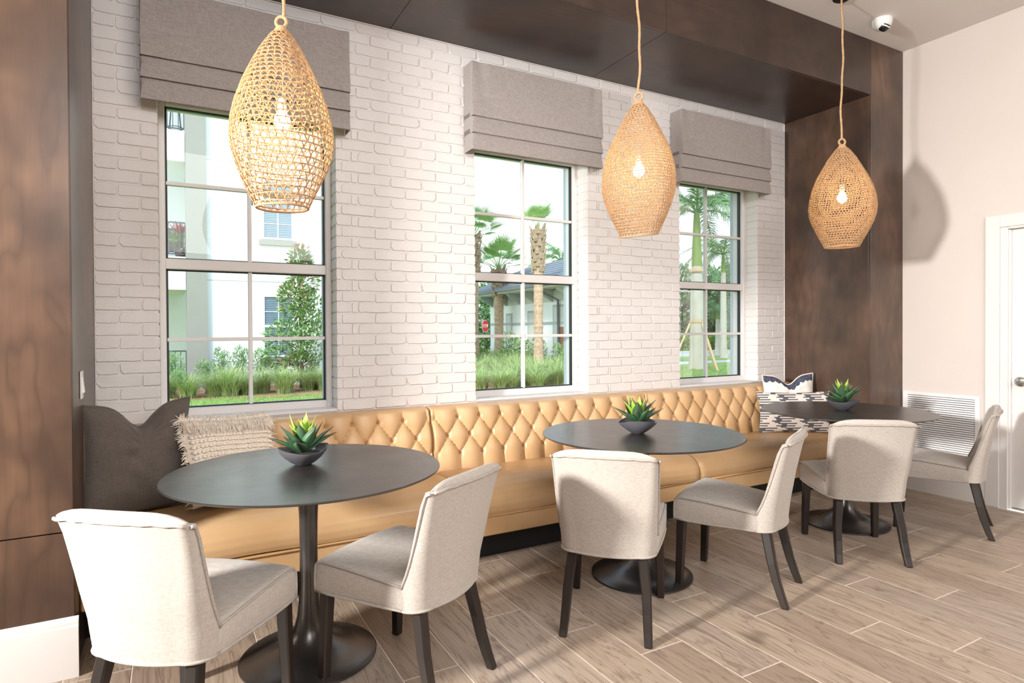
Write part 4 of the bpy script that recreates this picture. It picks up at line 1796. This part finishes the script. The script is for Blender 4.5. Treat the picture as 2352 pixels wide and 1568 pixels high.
leaves(700, .14, .05, multi(shp[5:] + [ellipsoid(0, 0, 3.25, .2, .2, .28, .3)]), 4).build('young_leaves', M['leaf_bronze'], mg)


def shrub_mesh(seed, rx, h, n, L, mat, wd=.02):
    shp = [ellipsoid(0, 0, h * .35, rx, rx, h * .36, .3), ellipsoid(rx * .3, 0, h * .62, rx * .62, rx * .6, h * .3, .3), ellipsoid(-rx * .3, .05, h * .7, rx * .5, rx * .5, h * .3, .3)]
    return leaves(n, L, wd, multi(shp), seed).mesh('foliage', M[mat])


stem_me = MB().tube([(0, 0, 0), (.02, 0, .3), (0, .01, .7)], [.014, .011, .006], 5).mesh('stem', M['tree_bark'])
SHM = [shrub_mesh(1, .26, 1.0, 1300, .085, 'leaf_shrub', .02), shrub_mesh(2, .20, 1.0, 1100, .085, 'leaf_shrub', .02), shrub_mesh(5, .34, 1.0, 1500, .085, 'leaf_shrub', .02)]


def shrub(x, y, h, me, label, group, sw=1.0, name='shrub'):
    o = empty(name, (x, y, G))
    tag(o, label, 'shrub', group)
    link('foliage', me, o, scale=(sw, sw, h))
    link('stem', stem_me, o, scale=(1, 1, h))
    return o


_g1 = 'feathery shrubs along the white building'
shrub(.98, 12.1, 1.02, SHM[1], 'feathery green shrub in front of the beige pier', _g1, 1.0)
shrub(.62, 11.6, .78, SHM[0], 'low feathery shrub left of the shrub by the beige pier', _g1, .9)
shrub(1.42, 12.2, 1.05, SHM[0], 'feathery green shrub against the white wall beside the window bar', _g1, .9)
shrub(1.92, 12.1, 1.0, SHM[2], 'loose feathery shrub next to the magnolia', _g1, .95)
shrub(3.55, 12.0, .9, SHM[1], 'feathery shrub at the far side of the magnolia', _g1, 1.1)
shrub(-.05, 11.8, 1.0, SHM[2], 'tall feathery shrub by the ground floor railing', _g1, .8)
shrub(.10, 11.0, .62, SHM[0], 'small leafy shrub at the corner of the first window', _g1, .7)


def grass_mesh(seed, n, h, spread):
    rnd = random.Random(seed)
    mb = MB()
    for i in range(n):
        a = rnd.uniform(0, 2 * PI)
        b = spread * rnd.random() ** .45
        l = h * rnd.uniform(.7, 1.25)
        x0, y0 = .10 * rnd.uniform(-1, 1), .10 * rnd.uniform(-1, 1)
        w = .0045 * rnd.uniform(.8, 1.4)
        px, py = -math.sin(a) * w, math.cos(a) * w
        pts = []
        for k in range(5):
            t = k / 4
            r = b * t ** 1.7
            z = l * (t - .42 * b / spread * t ** 3)
            pts.append((x0 + r * math.cos(a), y0 + r * math.sin(a), z, 1 - t * .85))
        vs = []
        for (x, y, z, q) in pts:
            vs += [(x - px * q, y - py * q, z), (x + px * q, y + py * q, z)]
        mb.add(vs, [(2 * k, 2 * k + 1, 2 * k + 3, 2 * k + 2) for k in range(4)])
    return mb.mesh('ornamental_grass', M['grass_blade'])


GM = [grass_mesh(20 + i, 330, .50, .55) for i in range(4)]
rnd = random.Random(77)
_cl = []
for (x, y) in ((-.35, 11.0), (.25, 10.75), (.75, 10.9), (1.15, 11.3), (1.45, 10.95), (1.75, 11.2), (2.25, 11.05), (2.15, 10.75), (2.75, 11.2), (3.1, 10.95), (3.45, 11.2), (3.7, 10.8), (-.1, 11.6), (1.05, 10.8), (2.95, 11.5)):
    _cl.append((x, y, rnd.uniform(1.1, 1.5), 'ornamental grass clump in the bed along the white building', 'grass clumps by the white building'))
for i in range(95):
    t = rnd.random()
    y = 8.6 + 9.6 * t ** 1.2
    u = rnd.random()
    x = lerp(6.2, 10.6, u) + (y - 9) * .10
    if abs(x - 9.7) < .25 and abs(y - 12.2) < .4:
        continue
    _cl.append((x, y, rnd.uniform(1.1, 1.5), 'ornamental grass clump in the bed below the sabal palms', 'grass clumps by the sabal palms'))
for i, (x, y, s, lab, grp) in enumerate(_cl):
    o = link('ornamental_grass', GM[i % 4], None, (x, y, G), (0, 0, rnd.uniform(0, 6)), (s, s, s))
    tag(o, lab, 'grass clump', grp)

# short lawn blades right outside the first and third window beds
lb = MB()
for i in range(9000):
    x, y = rnd.uniform(-.8, 4.4), rnd.uniform(8.6, 10.6)
    if i % 2:
        x, y = rnd.uniform(12.2, 18.5), rnd.uniform(7.2, 12.6)
    a = rnd.uniform(0, 6.28)
    h = rnd.uniform(.04, .09)
    w = .006
    dx, dy = rnd.uniform(-.03, .03), rnd.uniform(-.03, .03)
    lb.add([(x - w * math.cos(a), y - w * math.sin(a), G), (x + w * math.cos(a), y + w * math.sin(a), G), (x + dx, y + dy, G + h)], [(0, 1, 2)])
o = lb.build('lawn_blades', M['lawn_grass'])
tag(o, 'short mown grass blades of the lawn', 'grass', kind='stuff')

# red cordyline and greenery on the balcony
cr = empty('cordyline_plant', (.16, 13.42, G + 3.20))
tag(cr, 'red leaved potted plant on the middle balcony', 'plant')
MB().lathe([(.10, 0), (.13, .26), (.11, .26), (.0001, .22)], 16, cap1=False).build('pot', M['wicker'], cr)
leaves(160, .16, .05, ellipsoid(0, 0, .45, .17, .17, .24, .3), 8).build('green_leaves', M['leaf_hedge'], cr)
mb = MB()
for i in range(26):
    a, e = rnd.uniform(0, 6.28), rnd.uniform(.6, 1.4)
    d = Vector((math.cos(a) * math.cos(e), math.sin(a) * math.cos(e), math.sin(e)))
    s = Vector((-math.sin(a), math.cos(a), 0)) * .028
    p = Vector((0, 0, .55))
    l = rnd.uniform(.3, .5)
    mb.add([p, p + d * l * .5 + s, p + d * l, p + d * l * .5 - s], [(0, 1, 2), (0, 2, 3)])
mb.build('red_leaves', M['leaf_red'], cr)


# ---------------------------------------------------------------- palms
def fan_frond():
    mb = MB()
    mb.tube([(0, 0, 0), (.35, 0, .06), (.75, 0, .04)], [.016, .013, .010], 4)
    n = 34
    for i in range(n):
        a = -1.75 + 3.5 * i / (n - 1)
        l = .74 * (1 - .22 * abs(a) / 1.75)
        da = 3.5 / n * .55
        pts = []
        for k in range(5):
            t = k / 4
            w = math.tan(da) * l * (t * .9 if t < .45 else .40 * (1 - t) / .55 + .003)
            r = l * t
            z = .04 + .10 * t * abs(math.sin(a)) - .20 * t ** 3
            cx, cy = .75 + r * math.cos(a), r * math.sin(a)
            pts.append((Vector((cx, cy, z)), Vector((-math.sin(a), math.cos(a), .35 if i % 2 else -.35)) * w))
        vs = []
        for p, w in pts:
            vs += [p - w, p + w]
        mb.add(vs, [(2 * k, 2 * k + 1, 2 * k + 3, 2 * k + 2) for k in range(4)])
    return mb.mesh('frond', M['leaf_palm'])


FAN = fan_frond()


def sabal(x, y, h, r, label, seed, nf=15, fs=1.0, up=.5):
    rn = random.Random(seed)
    o = empty('sabal_palm', (x, y, G))
    tag(o, label, 'palm tree', 'sabal palms')
    prof = []
    n = int(h / .06)
    for k in range(n + 1):
        z = h * k / n
        rr = r * (1.25 - .35 * min(1, z / (h * .25))) * (1 + rn.uniform(-.06, .06))
        prof.append((rr, z))
    MB().lathe(prof, 18).build('trunk', M['palm_trunk'], o)
    bt = MB()
    for k in range(46):
        z = h * lerp(.70, 1.0, k / 46)
        a = k * 2.4
        rr = r * (1.0 + .25 * k / 46)
        d = Vector((math.cos(a), math.sin(a), 0))
        s = Vector((-math.sin(a), math.cos(a), 0))
        p = d * rr * .8 + Vector((0, 0, z))
        q = d * (rr * 1.35) + Vector((0, 0, z + .22))
        bt.add([p - s * .09, p + s * .09, q + s * .035, q - s * .035, p - s * .09 + d * .05, p + s * .09 + d * .05, q + s * .035 + d * .025, q - s * .035 + d * .025],
               [(0, 1, 2, 3), (4, 5, 6, 7), (0, 1, 5, 4), (1, 2, 6, 5), (2, 3, 7, 6), (3, 0, 4, 7)])
    b = bt.build('leaf_boots', M['palm_boot'], o)
    b['kind'] = 'stuff'
    for k in range(nf):
        a = k * 2.39996 + seed
        e = lerp(1.35, up, (k / (nf - 1)) ** .8)
        s = fs * rn.uniform(.85, 1.1)
        link('frond', FAN, o, (0, 0, h), (rn.uniform(-.4, .4), -e, a), (s, s, s))
    return o


sabal(9.70, 12.2, 4.45, .155, 'sabal palm with a rough trunk seen through the right half of the middle window', 2, 11, .66, .8)
sabal(11.05, 17.35, 3.75, .20, 'sabal palm with a full crown seen through the left half of the middle window', 5, 17, 1.05, .15)
sabal(9.35, 16.0, 4.75, .18, 'sabal palm whose crown only peeks past the brick edge', 7, 15, 1.05, .1)


def pinnate(L, drop, seed):
    rn = random.Random(seed)
    mb = MB()
    spine = []
    for k in range(13):
        t = k / 12
        spine.append(Vector((L * t * (1 - .12 * t), 0, L * (.55 * t - drop * t * t))))
    mb.tube(spine, [.03 * (1 - .85 * k / 12) + .004 for k in range(13)], 4)
    for i in range(72):
        t = .12 + .88 * i / 72
        f = t * 12
        k = min(int(f), 11)
        p = spine[k].lerp(spine[k + 1], f - k)
        tan = (spine[k + 1] - spine[k]).normalized()
        for s in (-1, 1):
            l = .62 * math.sin(PI * (.12 + .8 * t)) * rn.uniform(.85, 1.1)
            d = (Vector((0, s, 0)) * .8 + tan * .55 + Vector((0, 0, rn.uniform(-.45, .35)))).normalized()
            w = tan * .016
            m = p + d * l * .55
            e = p + d * l - Vector((0, 0, l * .40))
            mb.add([p - w, p + w, m + w * .9, m - w * .9, e], [(0, 1, 2, 3), (3, 2, 4)])
    return mb.mesh('frond', M['leaf_royal'])


PIN = [pinnate(2.6, .75, 1), pinnate(2.6, 1.0, 2)]


def royal(x, y, h, r, shaft, label, seed, nf=11, fs=1.0, stakes=False, cat='palm tree', name='royal_palm'):
    rn = random.Random(seed)
    o = empty(name, (x, y, G))
    tag(o, label, cat)
    MB().lathe([(r * 1.25, 0), (r * 1.15, .2), (r * 1.0, .8), (r * .97, h * .45), (r * .9, h * .8), (r * .74, h)], 24).build('trunk', M['royal_trunk'], o, smooth=60)
    if shaft:
        MB().lathe([(r * .76, h), (r * .66, h + shaft * .3), (r * .48, h + shaft * .8), (r * .36, h + shaft)], 20).build('crownshaft', M['crownshaft'], o, smooth=60)
    for k in range(nf):
        a = k * 2.39996 + seed
        s = fs * rn.uniform(.85, 1.1)
        e = lerp(.75, -.25, k / (nf - 1))
        link('frond', PIN[k % 2], o, (0, 0, h + shaft * .95), (0, -e, a), (s, s, s))
    return o


rp = royal(16.1, 12.0, 3.6, .245, 1.95, 'royal palm with a smooth grey trunk and green crownshaft, propped by stakes', 4, 12, 1.0)
# bands and stakes on the royal palm
for z in (1.62, 3.4):
    mb = MB()
    mb.lathe([(.255, z), (.258, z + .02), (.258, z + .10), (.255, z + .12)], 20, cap0=False, cap1=False)
    mb.build('strap', M['stake_wood'], rp, smooth=40)
for k, a in enumerate((2.9, .15, 4.6)):
    d = Vector((math.cos(a), math.sin(a), 0))
    p, q = d * .28 + Vector((0, 0, 1.6)), d * 1.05
    MB().tube([q, p], .045, 4).build('stake', M['stake_wood'], rp)

royal(19.4, 25.6, 4.3, .16, 1.1, 'feathery palm rising behind the clubhouse roof', 9, 11, .95, name='feather_palm')
royal(25.2, 19.4, 1.9, .12, .4, 'small feathery palm between the hedge and the royal palm', 3, 13, .62, name='feather_palm')
royal(29.0, 22.5, 3.2, .16, 1.2, 'feathery palm with arching fronds left of the royal palm top', 12, 12, .9, name='feather_palm')
royal(30.8, 20.6, 2.6, .16, 1.0, 'feathery palm with arching fronds at the edge of the third window', 6, 12, .9, name='feather_palm')
royal(23.2, 17.2, 4.1, .15, .9, 'tall feathery palm in front of the far trees', 8, 12, .8, name='feather_palm')

# ---------------------------------------------------------------- clubhouse
cb = empty('clubhouse', (11.205, 12.426, G), -math.radians(4.9))
tag(cb, 'low white clubhouse with grey tiled roof behind the sabal palms', 'building')
LY = 7.2
BWX = 2.5
MB().box(0, BWX, 0, LY, 0, 2.75).build('wall', M['stucco_white'], cb)
MB().box(-.02, BWX + .02, -.02, LY + .02, 2.36, 2.75).build('frieze', M['stucco_frieze'], cb)
MB().box(-.03, 0, 0, LY, 1.60, 1.68).build('wall_band', M['stucco_grey'], cb)
for k, y in enumerate((.2, 1.5, 2.8, 4.1, 5.4, 6.9)):
    mb = MB()
    mb.add([(-.02, y - .06, 2.35), (-.02, y + .06, 2.35), (-.02, y + .06, 2.80), (-.02, y - .06, 2.80), (-.55, y - .06, 2.68), (-.55, y + .06, 2.68), (-.55, y + .06, 2.80), (-.55, y - .06, 2.80)],
           [(0, 1, 2, 3), (4, 5, 6, 7), (0, 1, 5, 4), (1, 2, 6, 5), (2, 3, 7, 6), (3, 0, 4, 7)])
    mb.build('eave_bracket', M['stucco_grey'], cb)
MB().box(-.72, BWX + .7, -.72, LY + .72, 2.78, 2.90).build('soffit', M['stucco_frieze'], cb)
MB().box(-.82, -.70, -.8, LY + .8, 2.84, 2.98).box(-.8, BWX + .8, LY + .70, LY + .82, 2.84, 2.98).build('gutter', M['gutter_grey'], cb)
MB().tube([(-.75, 1.0, 2.84), (-.60, 1.0, 2.62), (-.08, 1.0, 2.40), (-.06, 1.0, .1)], .045, 6).build('downpipe', M['gutter_grey'], cb)
# hip roof built of stepped tile courses
rid = 1.05
cx0, cx1, cy0, cy1 = -.78, BWX + .78, -.78, LY + .78
nst = 9
for k in range(nst):
    a, b = k / nst, (k + 1) / nst
    mx = (cx1 - cx0) / 2
    def ringat(t, dz):
        d = mx * t * .96
        return [(cx0 + d, cy0 + d, 2.92 + rid * t + dz), (cx1 - d, cy0 + d, 2.92 + rid * t + dz), (cx1 - d, cy1 - d, 2.92 + rid * t + dz), (cx0 + d, cy1 - d, 2.92 + rid * t + dz)]
    MB().loft([ringat(a, 0), ringat(a, .045), ringat(b, .02)], cap0=False, cap1=(k == nst - 1)).build('tile_course', M['roof_slate'], cb)
# recessed openings on the long face
for (y0, y1, z0, z1, kind) in ((4.9, 5.5, .0, 2.05, 'niche'), (2.6, 3.5, .1, 2.1, 'niche'), (.2, 1.5, 0, 2.25, 'niche')):
    w = MB().box(-.012, .0, y0, y1, z0, z1).build('opening', M['stucco_grey'], cb)
    MB().box(-.02, -.012, y0 + .08, y1 - .08, z0, z1 - .08).build('pane', M['window_dark'] if kind == 'win' else M['stucco_frieze'], w)
MB().box(-.035, -.01, .3, 1.1, 0, 1.5).build('door', M['door_brown'], cb)

# hedge and shrubs at the clubhouse
HM = [leaves(1500, .10, .05, multi([ellipsoid(0, 0, .5, .42, .42, .5, .45), ellipsoid(0, 0, .25, .4, .4, .3, .4)]), 41).mesh('foliage', M['leaf_hedge']),
      leaves(900, .11, .045, multi([ellipsoid(0, 0, .5, .30, .30, .5, .3), ellipsoid(0, 0, .25, .28, .28, .3, .3)]), 42).mesh('foliage', M['leaf_shrub'])]
_g2 = 'shrubs at the foot of the clubhouse'
for (x, y, h, me, sw, lab) in ((10.6, 18.7, 1.15, HM[0], 1.5, 'dense bright green shrub beside the stop sign'), (10.9, 15.4, 1.2, HM[1], 1.2, 'loose grey-green shrub between the two palm trunks'),
                               (10.95, 16.3, 1.3, HM[1], 1.3, 'taller loose shrub right of the far palm trunk'), (10.95, 14.3, 1.2, HM[1], .9, 'narrow shrub left of the near palm trunk'),
                               (10.75, 12.75, .95, HM[1], .8, 'small shrub right of the near palm trunk'), (10.70, 12.15, 1.0, HM[1], .8, 'second small shrub right of the near palm trunk'),
                               (10.60, 11.45, 1.25, HM[0], .85, 'dense green shrub in front of the brown clubhouse door'), (10.1, 18.0, 1.0, HM[0], 1.2, 'dense shrub peeking past the brick edge of the middle window')):
    shrub(x, y, h, me, lab, _g2, sw)

# stop sign
ss = empty('stop_sign', (16.0, 28.6, G))
tag(ss, 'red octagonal stop sign on a dark post', 'sign')
MB().tube([(0, 0, 0), (0, 0, 1.95)], .045, 8).build('post', M['fence_black'], ss)
octp = [(.36 * math.cos(PI / 8 + k * PI / 4), .36 * math.sin(PI / 8 + k * PI / 4)) for k in range(8)]
pl = MB().loft([[(x, -.07, 1.62 + z) for x, z in octp], [(x, -.05, 1.62 + z) for x, z in octp]]).build('sign_face', M['sign_red'], ss)
oc2 = [(x * 1.08, z * 1.08) for x, z in octp]
MB().loft([[(x, -.05, 1.62 + z) for x, z in oc2], [(x, -.045, 1.62 + z) for x, z in oc2]]).build('sign_border', M['sign_white'], pl)
cu = bpy.data.curves.new('lettering', 'FONT')
cu.body = 'STOP'
cu.size = .26
cu.align_x = 'CENTER'
cu.align_y = 'CENTER'
cu.extrude = .003
tx = bpy.data.objects.new('lettering', cu)
COL.objects.link(tx)
tx.parent = pl
tx.location = (0, -.075, 1.62)
tx.rotation_euler = (PI / 2, 0, 0)
bpy.context.view_layer.update()
_dg = bpy.context.evaluated_depsgraph_get()
_lm = bpy.data.meshes.new_from_object(tx.evaluated_get(_dg))
_lm.materials.clear()
_lm.materials.append(M['sign_white'])
bpy.data.objects.remove(tx)
link('lettering', _lm, pl, (0, -.075, 1.62), (PI / 2, 0, 0))
ss.rotation_euler.z = math.radians(32)

# ---------------------------------------------------------------- distance
TM = [leaves(2600, .34, .2, multi([ellipsoid(0, 0, 3.2, 2.2, 2.0, 1.6, .5), ellipsoid(.9, .3, 4.2, 1.4, 1.4, 1.2, .5), ellipsoid(-1.0, 0, 2.2, 1.5, 1.5, 1.2, .5), ellipsoid(.2, 0, 1.3, 2.0, 1.8, 1.0, .5)]), 60 + i).mesh('foliage', M['leaf_far']) for i in range(2)]
trk = MB().tube([(0, 0, 0), (.1, 0, 1.4), (0, 0, 3)], [.16, .12, .08], 7).mesh('trunk', M['tree_bark'])
rnd = random.Random(9)
far = []
for i in range(9):
    far.append((27 + i * 2.1 + rnd.uniform(-.5, .5), 31 - i * .95 + rnd.uniform(-1, 1), rnd.uniform(.9, 1.25)))
for i in range(6):
    far.append((14.5 + i * 1.9, 36 + rnd.uniform(-1, 1), rnd.uniform(.8, 1.0)))
for i in range(4):
    far.append((33 + i * 2.4, 26.5 - i * 1.4, rnd.uniform(.8, 1.1)))
for i, (x, y, s) in enumerate(far):
    o = empty('tree', (x, y, G), rnd.uniform(0, 6))
    tag(o, 'far green tree behind the stop sign' if y > 34 else ('far green tree in the belt seen behind the royal palm' if i < 9 else 'far green tree of the nearer belt behind the royal palm'), 'tree', 'far tree belt')
    link('foliage', TM[i % 2], o, scale=(s, s, s))
    link('trunk', trk, o, scale=(s, s, s))
hm = leaves(1300, .14, .08, multi([ellipsoid(0, 0, .4, .8, .6, .42, .5)]), 71).mesh('foliage', M['leaf_hedge'])
for i in range(9):
    o = link('hedge_shrub', hm, None, (24.5 + i * 1.15, 21.6 + .9 - i * .25 + 3.0, G), (0, 0, i * 1.1), (1, 1, 1.15))
    tag(o, 'clipped green shrub in the hedge row across the road', 'shrub', 'hedge row across the road')
fe = empty('fence', (0, 0, G))
tag(fe, 'black metal fence behind the hedge across the road', 'fence')
def fpt(t):
    return lerp(20, 40, t), lerp(30.5, 24.5, t)
for z in (.25, 1.45):
    a, b = fpt(0), fpt(1)
    MB().tube([(a[0], a[1], z), (b[0], b[1], z)], .02, 4).build('rail', M['fence_black'], fe)
pk = MB().box(-.012, .012, -.012, .012, 0, 1.55).mesh('picket', M['fence_black'])
for k in range(130):
    x, y = fpt(k / 129)
    link('picket', pk, fe, (x, y, 0))
